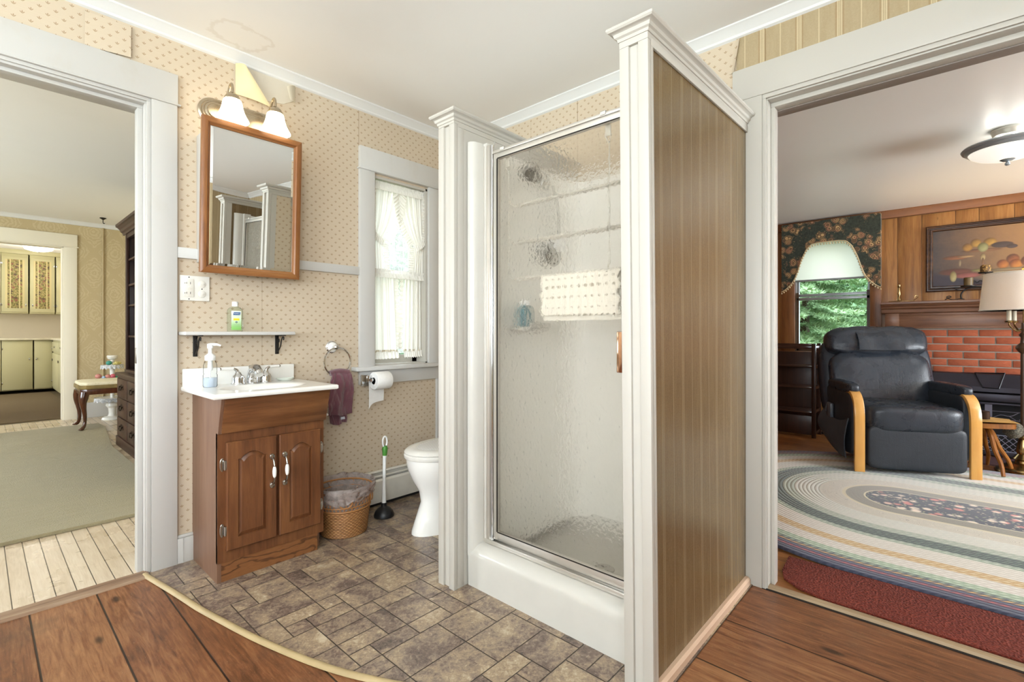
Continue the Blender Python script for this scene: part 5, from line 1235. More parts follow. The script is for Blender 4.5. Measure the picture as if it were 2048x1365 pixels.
# ================================================================ living room beyond the right doorway
LX = 6.0; ZL = 2.262
M_PINE = wood('knotty_pine', '#825430', '#a0703f', 'z', .8, .38, 'Position', dark='#5c3a20')
def m_pine():
    m = start('knotty_pine_panelling'); x, y, z = xyz('Position')
    at = T.nodes.new('ShaderNodeAttribute'); at.attribute_name = 'tone'; tn = E(at.outputs['Fac'])
    n = noise(vec(x, y*12+tn*9, z*.9+tn*31), 2.2, 5, .6, .8); n2 = noise(vec(x, y*120, z*5), 1.5, 3); kn = voro(vec(0.0, y*5, z*1.7+tn*5), 1.6)
    c = ramp(n*.7+n2*.25+tn*.14, [(.28, '#6b4628'), (.5, '#976738'), (.78, '#b5864e')]); c = mix((1-ss(.03, .07, kn))*.7, c, '#3f2210')
    fin(c, .36, 0, bump(n2, .1, .002)); return m
M_PANEL = m_pine()
b = MB()
b.box(LX+.012, LX+.14, -4, .59, 0, 2.5).box(LX+.012, LX+.14, 1.27, 2.6, 0, 2.5).box(LX+.012, LX+.14, .59, 1.27, 0, .86).box(LX+.012, LX+.14, .59, 1.27, 2.04, 2.5)
nb = len(b.b.faces); tones = [.5]*nb
def boards(y0, y1, z0, z1, seams):
    for a, c in zip(seams, seams[1:]):
        a_, c_ = max(a, y0), min(c, y1)
        if c_-a_ < .01: continue
        b.box(LX, LX+.014, a_+.0015, c_-.0015, z0, z1, .003); k = len(b.b.faces)-len(tones); tones.extend([random.random()]*k)
seams = [-2.0, -1.75, -1.5, -1.28, -1.02, -.80, -.56, -.405, -.185, -.03, .205, .385, .575, .77, .95, 1.13, 1.31, 1.48, 1.7, 1.95, 2.2, 2.6]
boards(-2.0, .59, 0, 2.18, seams); boards(1.27, 2.6, 0, 2.18, seams); boards(.59, 1.27, 2.04, 2.18, seams)
for z0, z1 in ((.0, .40), (.405, .86)):
    b.box(LX, LX+.014, .59, 1.27, z0, z1, .003); k = len(b.b.faces)-len(tones); tones.extend([random.random()]*k)
o = struct('wall_living_back', b, M_PANEL); at = o.data.attributes.new('tone', 'FLOAT', 'FACE'); at.data.foreach_set('value', tones[:len(o.data.polygons)])
b = MB().box(2.36, 6.15, -4.12, -4, 0, .6).box(2.36, 3.1, -4.12, -4, .6, 2.5).box(5.7, 6.15, -4.12, -4, .6, 2.5).box(3.1, 5.7, -4.12, -4, 2.2, 2.5); struct('wall_living_right', b, M_PINE)
b = MB().box(2.36, 6.15, 2.6, 2.72, 0, 2.5); struct('wall_living_left', b, M_PINE)
b = MB().box(2.30, 2.37, -4.1, -.78, 0, 2.5).box(2.355, 2.375, .62, 2.7, 0, 2.5).box(2.355, 2.375, -.8, .62, 2.06, 2.5); struct('wall_living_front', b, M_PINE)
b = MB().box(2.34, 6.15, -4.1, 2.7, ZL, 2.34); struct('ceiling_living', b, m_paint('living_ceiling_paint', '#e6e4e0', .42, .2, '#dcd8d2'))
b = MB().prism([(LX+.01, 2.185), (LX-.018, 2.185), (LX-.022, 2.20), (LX-.022, ZL), (LX+.01, ZL)], 'y', -4, 2.6); struct('trim_20', b, wood('pine_top_board', '#80502c', '#99693c', 'y', .8, .38, 'Position', dark='#5c3a20'))

# window
b = MB().box(LX-.02, LX, 1.262, 1.39, .865, 2.03, .003).box(LX-.02, LX, .505, .60, .865, 2.03, .003).box(LX-.02, LX, .505, 1.39, 2.031, 2.13, .003).box(LX-.05, LX, .49, 1.41, .835, .865, .004).box(LX-.02, LX, .505, 1.39, .75, .835, .003)
struct('window_2', b, M_PINE); w2 = C.objects['window_2'] if 'window_2' in C.objects else None
M_MUNT = plain('dark_sash', '#5a4634', .4); M_MULL = plain('aluminium_storm_frame', '#a9b0b4', .35, .4)
b = MB().box(LX, LX+.14, .59, .605, .86, 2.04).box(LX, LX+.14, 1.255, 1.27, .86, 2.04).box(LX, LX+.14, .59, 1.27, 2.025, 2.04).box(LX, LX+.14, .59, 1.27, .855, .87)
b.box(LX+.03, LX+.055, .605, 1.255, .87, .905).box(LX+.03, LX+.055, .605, .63, .87, 1.5).box(LX+.03, LX+.055, 1.232, 1.255, .87, 1.5); obj('window_sash', b, M_MUNT, w2)
b = MB().box(LX+.03, LX+.06, .605, 1.255, 1.415, 1.445, .003).box(LX+.07, LX+.09, .605, 1.255, 1.455, 1.485, .003).box(LX+.07, LX+.09, .605, .625, .87, 2.03).box(LX+.07, LX+.09, 1.235, 1.255, .87, 2.03); obj('meeting_rail', b, M_MULL, w2)
b = MB().box(LX+.042, LX+.045, .63, 1.232, .905, 1.42).box(LX+.08, LX+.083, .625, 1.235, 1.47, 2.03); obj('glass_pane', b, M_PANE, w2)
m = start('roller_shade_cloth'); d = T.nodes.new('ShaderNodeBsdfDiffuse'); tl = T.nodes.new('ShaderNodeBsdfTranslucent'); ms = T.nodes.new('ShaderNodeMixShader'); o_ = T.nodes.new('ShaderNodeOutputMaterial')
x, y, z = xyz('Object'); put(d.inputs[0], mix(noise(vec(x, y, z), 300), '#e9e8dc', '#d9d8ca')); tl.inputs[0].default_value = lin('#f2f1e4'); ms.inputs[0].default_value = .42
T.links.new(d.outputs[0], ms.inputs[1]); T.links.new(tl.outputs[0], ms.inputs[2]); T.links.new(ms.outputs[0], o_.inputs[0])
t = thing('roller_shade', 'white roller shade drawn down over the top of the living room window', 'shade', (LX-.03, .93, 1.64))
b = MB(); b.grid(lambda u, v_: (LX-.033, lerp(.59, 1.265, u), lerp(1.63, 2.05, v_)), 2, 2); part(t, 'shade_cloth', b, m)
b = MB().box(LX-.040, LX-.028, .59, 1.265, 1.612, 1.632, .003); part(t, 'hem_bar', b, plain('shade_bar', '#9aa0a3', .5))

# valance
def m_val():
    m = start('dark_floral_print'); x, y, z = xyz('Object'); v = vec(x, y, z)
    big = noise(v, 5.5, 2, .5); vo = voro(v, 16); vo2 = voro(v, 42); n = noise(v, 55, 3, .6); vv = noise(v, 20, 2)
    flower = ss(.42, .48, big)*(1-ss(.38, .66, vo)); pet = sin_(vo*34+n*3)
    c = mix(ss(.3, .7, n), '#2b3128', '#3b4136')
    sprig = (1-ss(.12, .28, vo2))*ss(.36, .44, big); c = mix(sprig*.8, c, '#8d7a55')
    c = mix(flower, c, mix(ss(-.3, .7, pet), '#6b5339', mix(ss(.4, .6, vv), '#c2a06e', '#a8745a')))
    fin(c, .85, sheen=.2); return m
M_VAL = m_val()
vy0_, vy1_, vzt = .507, 1.372, 2.235
def vbot(y):
    s = abs((y-(vy0_+vy1_)/2)/((vy1_-vy0_)/2))
    P = [(0, 2.003), (.2, 2.003), (.35, 1.992), (.46, 1.94), (.56, 1.84), (.64, 1.72), (.72, 1.625), (.82, 1.565), (.92, 1.525), (1, 1.505)]
    for (a, p), (c, q) in zip(P, P[1:]):
        if s <= c+1e-6: k = (s-a)/(c-a); k = k; return lerp(p, q, k)
    return 1.505
t = thing('window_valance', 'dark floral scalloped valance with tassel trim over the living room window', 'valance', (LX-.07, .94, 2.2))
b = MB(); b.sheet(lambda u, v_: Vector((LX-.095, lerp(vy0_, vy1_, u), lerp(vzt, vbot(lerp(vy0_, vy1_, u)), v_))), 60, 14, .006); b.box(LX-.095, LX-.005, vy1_-.003, vy1_, 1.52, vzt).box(LX-.095, LX-.005, vy0_, vy0_+.003, 1.52, vzt).box(LX-.095, LX-.005, vy0_, vy1_, vzt-.004, vzt)
part(t, 'fabric_panel', b, M_VAL)
M_TAS = plain('cream_tassel', '#cdb891', .7); ys_ = [lerp(vy0_, vy1_, k/60) for k in range(61)]
b = MB().tube([(LX-.099, y, vbot(y)+.004) for y in ys_], .006, 6); part(t, 'braid', b, M_TAS)
b = MB(); acc = 0; last = None
for k in range(400):
    y = lerp(vy0_, vy1_, k/399); p = Vector((LX-.1, y, vbot(y)))
    if last is None or (p-last).length >= .024:
        b.ell(p+Vector((0, 0, -.015)), .007, .007, .010, 8, 6); last = p
part(t, 'ball_fringe', b, M_TAS)

# fireplace
t = thing('fireplace', 'brick fireplace with a panelled wooden mantel and black metal firebox', 'fireplace', (5.9, -.4, 0))
M_MAN = wood('mantel_wood', '#75503a', '#946e50', 'y', .9, .35, 'Position', dark='#45291a')
fy0, fy1 = -1.30, .485
b = MB().prism([(LX, 1.357), (5.78, 1.357), (5.775, 1.350), (5.775, 1.335), (5.79, 1.330), (5.80, 1.318), (5.815, 1.312), (5.82, 1.295), (5.84, 1.285), (5.845, 1.255), (5.87, 1.245), (LX, 1.245)], 'y', fy0, fy1+.01); part(t, 'mantel_shelf', b, M_MAN, angle=20)
b = MB().box(5.872, LX, fy0+.02, fy1-.015, 1.105, 1.25, .002).box(5.862, 5.875, fy0+.02, fy1-.02, 1.105, 1.122, .002).box(5.866, 5.88, fy1-.12, fy1-.015, 1.12, 1.25, .001).box(5.866, 5.88, fy0+.3, fy1-.12, 1.225, 1.25, .001)
b.box(5.872, LX, .30, fy1-.015, 0, 1.11, .003).box(5.872, LX, fy0+.02, fy0+.2, 0, 1.11, .003); part(t, 'mantel_frieze', b, M_MAN)
m = start('fired_brick'); x, y, z = xyz('Object'); at = T.nodes.new('ShaderNodeAttribute'); at.attribute_name = 'tone'; tn = E(at.outputs['Fac'])
n = noise(vec(x, y, z), 30, 5, .7); n2 = noise(vec(x, y*1.5, z*6), 16, 4, .6, 1)
fin(mix(n*.5+n2*.3+tn*.25, '#7d3f2a', '#b8623f'), .85, 0, bump(n+n2, .7, .006)); M_BRK = m
b = MB().box(5.905, LX, -1.1, .31, 0, 1.11); part(t, 'mortar_bed', b, plain('grey_mortar', '#a0988c', .9))
b = MB(); tn_ = []
z = .705; r = 0
while z < 1.10:
    y = -1.1-(.1 if r % 2 else 0)
    while y < .30:
        y0, y1 = max(y, -1.1), min(y+.195, .305)
        if y1-y0 > .03:
            b.box(5.896, 5.95, y0, y1, z, min(z+.056, 1.105), .003); k = len(b.b.faces)-len(tn_); tn_ += [random.random()]*k
        y += .205
    z += .066; r += 1
o = part(t, 'brickwork', b, M_BRK); at = o.data.attributes.new('tone', 'FLOAT', 'FACE'); at.data.foreach_set('value', tn_[:len(o.data.polygons)])
M_FB = plain('dark_firebox_metal', '#35323a', .4, .5)
b = MB().prism([(5.90, .715), (5.86, .705), (5.80, .600), (5.80, .560), (5.84, .545), (5.90, .54)], 'y', -1.02, .26); part(t, 'smoke_hood', b, M_FB, angle=20)
for y0, y1 in ((-.155, -.339),):
    b = MB().tube([(5.862, y0, .715), (5.80, -.202, .595), (5.80, -.300, .592), (5.862, y1, .72)], .007, 6, closed=True); part(t, 'damper_outline', b, plain('blackened_iron', '#151417', .4, .4))
b = MB().box(5.80, 5.90, -1.02, .26, .02, .06, .003).box(5.80, 5.90, .20, .26, .05, .55).box(5.80, 5.90, -1.02, -.96, .05, .55).box(5.79, 5.81, -1.02, .26, .485, .545, .002).box(5.795, 5.81, -1.02, .26, .455, .47, .002); part(t, 'firebox_frame', b, M_FB)
b = MB().box(5.885, 5.905, -1.0, .24, .04, .56); part(t, 'firebox', b, plain('firebox_black', '#0f0e10', .8))  # flat black sheet closing the firebox opening
b = MB(); x_ = 5.822
for k in range(26):
    y0 = -.96+k*.046
    for s in (1, -1):
        pts = [(x_, y0, .06), (x_, y0+s*.13, .195)]
        if min(pts[1][1], y0) > -.98 and max(pts[1][1], y0) < .2: b.tube(pts, .0022, 4)
b.tube([(x_, -.96, .06), (x_, .20, .06)], .004, 5).tube([(x_, -.96, .195), (x_, .20, .195)], .004, 5); part(t, 'lattice_screen', b, plain('silver_wire', '#9a9fb5', .35, .8))
b = MB(); yc_ = -.38
b.tube([(5.815, yc_+.57*math.cos(a), .375+.085*math.sin(a)) for a in [PI*k/20 for k in range(21)]], .006, 6).tube([(5.815, yc_+.57*math.cos(a), .345+.055*math.sin(a)) for a in [PI*k/20 for k in range(21)]], .003, 6)
b.tube([(5.815, -.95, .33), (5.815, .19, .33)], .004, 6).box(5.805, 5.822, yc_+.12, yc_+.165, .2, .46)
for k in range(7):
    y0 = -.9+k*.16; b.tube(curve([(5.815, y0, .40), (5.815, y0+.05, .365), (5.815, y0+.11, .37), (5.815, y0+.16, .34)], 3), .003, 5)
    b.tube([(5.815, y0+.06, .365), (5.815, y0+.02, .335)], .0025, 5)
part(t, 'iron_tracery', b, plain('grey_iron', '#6c6975', .4, .6))
b = MB().box(5.45, 5.80, -1.3, .50, .0, .012); part(t, 'hearth', b, plain('hearth_slate', '#4c3436', .5))

# painting: a plain fruit still life in a stepped dark frame
t = thing('framed_painting', 'still life painting of fruit in a dark stepped frame over the mantel', 'painting', (LX-.03, -.30, 1.75))
py0, py1, pz0, pz1 = -1.05, .176, 1.445, 2.056
b = MB(); tt = b.b; R = []
for d, x in ((0, LX), (0, LX-.022), (.010, LX-.03), (.016, LX-.03), (.020, LX-.020), (.030, LX-.018), (.034, LX-.024), (.044, LX-.024), (.050, LX-.012), (.052, LX-.004)):
    R.append([tt.verts.new((x, y, z)) for y, z in ((py0+d, pz0+d), (py1-d, pz0+d), (py1-d, pz1-d), (py0+d, pz1-d))])
for a, c in zip(R, R[1:]):
    for k in range(4): tt.faces.new((a[k], a[(k+1) % 4], c[(k+1) % 4], c[k]))
tt.faces.new(R[0]); bmesh.ops.recalc_face_normals(tt, faces=tt.faces[:]); part(t, 'frame', b, wood('dark_gilt_frame', '#3b2416', '#7b5230', 'y', 1, .3, dark='#241510'), angle=10)
m = start('oil_still_life'); x, y, z = xyz('Object'); X = 0.0-y; n = noise(vec(x, y*1.0, z), 9, 5, .7); n2 = noise(vec(x, y, z), 60, 3, .7)
g = ss(-.42, .42, X+n*.3); c = mix(g, '#3b3638', '#96714a'); c = mix(ss(-.13, -.24, z+n*.06)*1.0, c, '#8d8474'); c = mix(ss(-.20, -.27, z+X*.25), c, '#3c3138')
def blob(c, cx, cz, rx, rz, a, b_, soft=.25, sh=.5):
    if rx < .065: rx, rz = rx*.88, rz*1.12
    px, pz = (X-cx)/rx, (z-cz)/rz; r = sqrt_(px*px+pz*pz)+(n2-.5)*.15
    col = mix(ss(-.9, .9, px*.6-pz*.7+(n2-.5)*.5), b_, a); col = mix(ss(.35, 1.0, r)*.55, col, '#2e1c14'); return mix(1-ss(1-soft, 1.0, r), c, mix(.25, col, '#7a5c40'))
for args in [(-.27, .0, .10, .022, '#57301f', '#a5643c'), (-.20, .004, .065, .012, '#7a5a3c', '#bf9a68'), (-.24, -.05, .012, .035, '#6e5c48', '#a9926e'),
             (-.27, -.13, .13, .035, '#4f2420', '#7c3c30'), (-.20, -.165, .11, .030, '#6e2f2a', '#b0605a'), (-.285, -.17, .03, .05, '#8a7a3c', '#cdbf86'), (-.10, -.125, .08, .016, '#5f5a2c', '#a89c58'),
             (-.09, -.01, .022, .032, '#7e6a40', '#d0b67e'), (-.09, -.06, .010, .045, '#5f4128', '#9c7048'), (-.02, -.15, .12, .014, '#6e6246', '#a8946c'),
             (-.10, .050, .145, .016, '#4d3226', '#966845'), (-.19, .085, .045, .036, '#6b4a1c', '#c28f3c'), (-.135, .118, .045, .038, '#6f501e', '#c89b45'), (-.045, .118, .055, .036, '#77581e', '#cfa04a'), (-.09, .075, .045, .042, '#626b3a', '#b4b47e'),
             (.03, .085, .08, .030, '#1a1a22', '#3d3b42'), (.09, .065, .045, .018, '#1f1e26', '#46444c'),
             (.035, -.085, .050, .040, '#6e2c10', '#d8843a'), (.095, -.045, .052, .042, '#56281a', '#b0663a'), (.115, -.09, .055, .042, '#7c3514', '#e0923f'), (.185, -.07, .055, .046, '#552818', '#a8603a'), (.08, -.13, .15, .012, '#6c6046', '#a8926a'), (.27, .02, .07, .10, '#4a3a26', '#8a6a42')]:
    c = blob(c, *args[:4], args[5], args[4])
fin(c, .45)
b = MB().box(LX-.006, LX-.002, py0+.05, py1-.05, pz0+.05, pz1-.05); part(t, 'canvas', b, m)

# things on the mantel
t = thing('candle_snuffer', 'small brass snuffer standing on a thin tray at the left end of the mantel', 'candle snuffer', (5.85, .36, 1.358))
M_BRS = plain('worn_brass', '#a98f62', .25, 1)
b = MB().lathe((5.85, .365, 1.3725), [(0, 0), (.018, 0), (.016, .01), (.007, .03), (.013, .06), (.011, .09), (.006, .115), (.012, .125), (.012, .145), (0, .158)], 18); part(t, 'figure', b, M_BRS)
b = MB().box(5.82, 5.88, .25, .44, 1.3585, 1.366, .003).tube(curve([(5.85, .26, 1.37), (5.85, .235, 1.385), (5.85, .225, 1.405), (5.85, .245, 1.41), (5.85, .25, 1.39)], 4), .003, 6); part(t, 'tray', b, M_BRS)
b = MB().tube(curve([(5.86, .04, 1.362), (5.86, .02, 1.378), (5.86, -.0, 1.385), (5.86, .01, 1.395), (5.86, .03, 1.385), (5.86, .0, 1.365), (5.86, -.03, 1.362), (5.86, -.06, 1.368), (5.86, -.09, 1.362)], 4), .004, 6); single('iron_scroll', b, M_IRON, 'small black iron scroll lying on the mantel left of the candelabra', 'ornament', (5.86, 0, 1.358))
t = thing('iron_candelabra', 'black scrolled iron candelabra holding two carved candles on the mantel', 'candelabra', (5.86, -.17, 1.358))
b = MB()
for s in (1, -1):
    b.tube(curve([(5.86, -.17+s*.10, 1.360), (5.86, -.17+s*.105, 1.40), (5.86, -.17+s*.085, 1.44), (5.86, -.17+s*.04, 1.462), (5.86, -.17, 1.468)], 5), .006, 6)
    b.tube(curve([(5.86, -.17+s*.03, 1.46), (5.86, -.17+s*.05, 1.49), (5.86, -.17+s*.02, 1.52), (5.86, -.17, 1.50)], 4), .004, 6)
    b.tube(curve([(5.86, -.17+s*.10, 1.44), (5.86, -.17+s*.135, 1.45), (5.86, -.17+s*.14, 1.47), (5.86, -.17+s*.12, 1.465)], 4), .004, 6)
b.box(5.83, 5.89, -.30, -.04, 1.36, 1.3635) if 0 else None
b.lathe((5.86, -.114, 1.472), [(0, 0), (.05, 0), (.052, .008), (0, .006)], 20).tube([(5.86, -.222, 1.46), (5.86, -.222, 1.585)], .006, 6).lathe((5.86, -.222, 1.582), [(0, 0), (.045, .0), (.048, .008), (0, .006)], 20).lathe((5.86, -.31, 1.52), [(0, 0), (.045, 0), (.048, .008), (0, .006)], 20).tube([(5.86, -.31, 1.44), (5.86, -.31, 1.52)], .006, 6).tube([(5.86, -.17, 1.468), (5.86, -.31, 1.44)], .006, 6)
part(t, 'iron_frame', b, M_IRON)
m = start('carved_candle'); x, y, z = xyz('Object'); v_ = voro(vec(x, y, z), 60); fin(mix(ss(.2, .5, v_), '#b79052', '#5e4424'), .6)
single('pillar_candle', MB().lathe((5.86, -.114, 1.480), [(0, 0), (.031, 0), (.031, .068), (.027, .072), (0, .070)], 20), plain('dark_wax', '#6a5532', .5, var=.3), 'dark olive pillar candle on the lower left arm of the candelabra', 'candle', (5.86, -.114, 1.48))
single('pillar_candle', MB().lathe((5.86, -.222, 1.590), [(0, 0), (.036, 0), (.034, .05), (.026, .062), (0, .062)], 20), m, 'patterned amber candle on the tall arm of the candelabra', 'candle', (5.86, -.222, 1.59))

# floor lamp
t = thing('floor_lamp', 'brass floor lamp with a white drum shade, lit, beside the fireplace', 'floor lamp', (5.30, -.40, 0))
flx, fly = 5.30, -.405
b = MB().lathe((flx, fly, 0), [(0, 0), (.155, 0), (.160, .015), (.150, .028), (.135, .032), (.13, .045), (.085, .075), (.050, .085), (.045, .10), (.062, .115), (.05, .13), (.034, .15), (.042, .17), (.036, .22), (.026, .26), (.040, .275), (.030, .29)], 40); part(t, 'base', b, M_BRS)
b = MB().lathe((flx, fly, .29), [(.016, 0), (.016, .62), (.030, .635), (.044, .66), (.036, .68), (.018, .70), (.015, .74), (.026, .76), (.012, .78), (.012, .85)], 24); part(t, 'pole', b, wood('lamp_pole', '#3d2c20', '#5b4330', 'z', 1, .3))
for k in range(4):
    a = k*PI/2+.5; dx, dy = math.cos(a), math.sin(a)
    b = MB().tube(curve([(flx, fly, 1.10), (flx+dx*.04, fly+dy*.04, 1.08), (flx+dx*.085, fly+dy*.085, 1.12), (flx+dx*.09, fly+dy*.09, 1.15)], 4), .006, 8).lathe((flx+dx*.09, fly+dy*.09, 1.14), [(0, 0), (.022, .004), (.026, .016), (.012, .02), (0, .02)], 14); a_ = part(t, 'lamp_arm', b, M_BRS)
    b = MB().lathe((flx+dx*.09, fly+dy*.09, 1.16), [(.014, 0), (.014, .075), (0, .078)], 14); part(a_, 'candle_sleeve', b, plain('ivory_sleeve', '#efe2c4', .4))
b = MB().tube([(flx, fly, 1.1), (flx, fly, 1.54)], .005, 6).lathe((flx, fly, 1.53), [(.0, 0), (.012, .0), (.006, .012), (.011, .022), (0, .034)], 14); part(t, 'harp_rod', b, M_BRS)
m = start('linen_shade'); d = T.nodes.new('ShaderNodeBsdfDiffuse'); tl = T.nodes.new('ShaderNodeBsdfTranslucent'); ms = T.nodes.new('ShaderNodeMixShader'); o_ = T.nodes.new('ShaderNodeOutputMaterial')
x, y, z = xyz('Object'); put(d.inputs[0], mix(noise(vec(x, y, z), 250, 3), '#f1ede6', '#e2dcd2')); tl.inputs[0].default_value = lin('#f4e6cf'); ms.inputs[0].default_value = .12
T.links.new(d.outputs[0], ms.inputs[1]); T.links.new(tl.outputs[0], ms.inputs[2]); T.links.new(ms.outputs[0], o_.inputs[0])
b = MB().lathe((flx, fly, 1.235), [(.243, 0), (.218, .285), (.215, .285), (.240, 0), (.243, 0)], 56)
sh_ = part(t, 'lamp_shade', b, m)
bmx = MB()
for r, z in ((.2435, 1.238), (.2185, 1.517)): bmx.tube([(flx+r*math.cos(2*PI*k/56), fly+r*math.sin(2*PI*k/56), z) for k in range(56)], .004, 6, closed=True)
part(sh_, 'shade_trim', bmx, plain('shade_edge', '#e9e3d6', .7))
m = start('lit_bulb'); fin('#fff4dc', .4, emit='#ffdf9a', es=18)
for k in range(2):
    a = k*PI+.5; b = MB().ell((flx+.09*math.cos(a), fly+.09*math.sin(a), 1.275), .024, .024, .036, 14, 10); part(t, 'bulb', b, m)
lamp('floor_lamp_light', (flx, fly, 1.33), 11, (1, .72, .40), .06)

# recliner, turned toward the doorway (local -y is the front)
t = thing('leather_recliner', 'black leather recliner with bentwood arms on the braided rug', 'recliner', (4.593, .181, .0225), math.radians(-64.6))
def m_leather(name, a, b_, r=.28):
    m = start(name); x, y, z = xyz('Object'); n = noise(vec(x, y, z), 9, 4, .6, .8); n2 = voro(vec(x, y, z), 260); n3 = noise(vec(x*8, y*2, z*1.2), 4, 3, .6, 1)
    fin(mix(n, a, b_), n*.12+r-.06, 0, bump(n*.8+n3*.35+n2*.15, .3, .010), spec=.5); return m
M_LEA = m_leather('black_leather', '#20242b', '#363c44'); M_LEA2 = m_leather('grey_black_vinyl', '#22262c', '#30343a', .45)
M_BENT = wood('honey_bentwood', '#c08a45', '#dba85e', 'z', .7, .22, coat=.5)
def pillow(x0, x1, y0, y1, z0, z1, p=4.5, nu=44, nv=28, wr=0, M_=None):
    """superellipsoid cushion"""
    b = MB(); c = Vector(((x0+x1)/2, (y0+y1)/2, (z0+z1)/2)); h = Vector(((x1-x0)/2, (y1-y0)/2, (z1-z0)/2))
    def sp(v, e): return math.copysign(abs(v)**e, v)
    def f(u, v_):
        a = 2*PI*u; q = PI*(v_-.5); e = 2/p
        P = Vector((sp(math.cos(q), e)*sp(math.cos(a), e), sp(math.cos(q), e)*sp(math.sin(a), e), sp(math.sin(q), e)))
        n = mnoise.noise(P*3.1+c)*wr
        return c+Vector((P.x*h.x, P.y*(h.y+n), P.z*(h.z+n)))
    b.grid(f, nu, nv, wrapu=True)
    if M_ is not None: b.xf(M_)
    bmesh.ops.remove_doubles(b.b, verts=b.b.verts[:], dist=1e-4); return b
b = pillow(-.305, .305, -.005, .13, .03, .355, 9); part(t, 'footrest_panel', b, M_LEA2, angle=80)
b = pillow(-.312, .312, -.022, .64, .30, .502, 6.0, wr=.006); part(t, 'seat_cushion', b, M_LEA, angle=80)
b = pillow(-.30, .30, .10, .74, .10, .36, 10); part(t, 'seat_box', b, M_LEA2, angle=80)
BK = Matrix.Translation((0, .56, .42)) @ Matrix.Rotation(math.radians(-17), 4, 'X') @ Matrix.Translation((0, -.56, -.42))
b = pillow(-.365, .365, .49, .68, .40, .90, 4.6, wr=.016, M_=BK); part(t, 'back_cushion', b, M_LEA, angle=80)
b = pillow(-.375, .375, .475, .70, .855, 1.125, 3.6, wr=.014, M_=BK); hd = part(t, 'head_pillow', b, M_LEA, angle=80)
b = MB()
def cover(u, v_):
    x = lerp(-.16, .17, u); 
    P = [(.455, .885), (.462, .95), (.466, 1.02), (.50, 1.085), (.56, 1.124), (.63, 1.130)]
    k = v_*(len(P)-1); i = min(int(k), len(P)-2); q = lerp(P[i][0], P[i+1][0], k-i), lerp(P[i][1], P[i+1][1], k-i)
    return Vector((x+.006*math.sin(v_*7), q[0]-.004*math.sin(u*9+v_*4)-.004, q[1]))
b.sheet(cover, 26, 22, .005); b.xf(BK); part(hd, 'headrest_cover', b, M_LEA, angle=80)
b = pillow(-.415, .415, .58, .76, .28, 1.06, 5, M_=BK); part(t, 'back_shell', b, m_leather('leather_blue_highlight', '#1b222c', '#2b3440', .3), angle=80)  # bluish highlight on the shell is painted into its leather
for s, nm in ((-1, 'left'), (1, 'right')):
    xa, xb = (s*.318, s*.392) if s > 0 else (s*.392, s*.318)
    b = pillow(xa-.010, xb+.010, .10, .62, .572, .655, 4); part(t, 'arm_pad', b, M_LEA, angle=80)
    outer = [(.42, .600), (.20, .602), (.12, .596), (.065, .566), (.030, .515), (.012, .44), (.008, .34), (.008, .0)]
    inner = [(.036, .0), (.036, .34), (.040, .435), (.056, .50), (.088, .545), (.135, .570), (.20, .575), (.42, .573)]
    def sm(P): return [(p.x, p.y) for p in curve([(q[0], q[1], 0) for q in P], 5)]
    xa, xb = (.322, .388) if s > 0 else (-.388, -.322)
    b = MB().prism(sm(outer)+sm(inner), 'x', xa, xb, .003); part(t, 'bentwood_arm', b, M_BENT, angle=30)
    b = pillow(s*.345-.045, s*.345+.045, .075, .72, .10, .585, 8); part(t, 'side_panel', b, M_LEA2, angle=80)
def pk(u, v_):
    y = lerp(.10, .66, u); top = .335+.05*abs(2*u-1)**2; z = lerp(top, .07+.10*(u)**2, v_); return Vector((-.405-.055*math.sin(PI*min(1, v_*.9))*(.4+.6*u), y+.03*v_*(.5-u)*2, z))
b = MB(); b.sheet(pk, 26, 18, .008); part(t, 'side_pocket', b, m_leather('grey_pocket_vinyl', '#31353c', '#41464e', .5), angle=80)
b = MB().tube(curve([(-.41, .60, .33), (-.40, .62, .40), (-.395, .61, .43)], 4), .004, 6).box(-.418, -.395, .45, .55, .33, .45, .006); part(t, 'hand_control', b, plain('control_grey', '#5a5f68', .3))
b = MB().tube(curve([(-.345, .33, .50), (-.352, .32, .46), (-.350, .35, .44), (-.355, .33, .42), (-.352, .35, .40)], 4), .003, 6); part(t, 'cord_loop', b, plain('pale_cord', '#c9ccd2', .4))

# slatted rack by the window
M_RACK = wood('espresso_rack', '#2f1a12', '#47291b', 'z', 1, .28, dark='#1d0f0a'); M_RACKL = wood('espresso_slat', '#3b2822', '#55392c', 'y', 1, .12, 'Object')
t = thing('shoe_rack', 'dark wooden slatted rack standing under the living room window', 'rack', (5.80, 1.40, 0))
for y in (1.025, 1.78):
    for x in (5.665, 5.93):
        b = MB().box(x-.014, x+.014, y-.018, y+.018, 0, .955, .003); part(t, 'post', b, M_RACK)
    b = MB()
    for z in (.03, .25, .49, .70, .90): b.box(5.67, 5.93, y-.009, y+.009, z, z+.028, .002)
    part(t, 'end_rail', b, M_RACK)
for z in (.25, .50, .715):
    b = MB()
    for x in (5.675, 5.73, 5.785, 5.84, 5.895): b.box(x-.018, x+.018, 1.03, 1.775, z, z+.016, .002)
    part(t, 'slatted_shelf', b, M_RACKL)
b = MB().box(5.655, 5.672, 1.03, 1.775, .90, .935, .002).box(5.655, 5.668, 1.03, 1.775, .935, .955, .002).box(5.925, 5.938, 1.03, 1.775, .9, .94, .002); part(t, 'top_rail', b, M_RACKL)
b = MB().box(5.66, 5.668, 1.03, 1.775, .03, .22, .001); part(t, 'lower_board', b, M_RACK)
b = MB().box(5.935, 5.943, 1.03, 1.775, .05, .86, .001); part(t, 'shaded_wall_panel', b, M_RACK)  # dark sheet added to stand for the shaded wall behind the rack

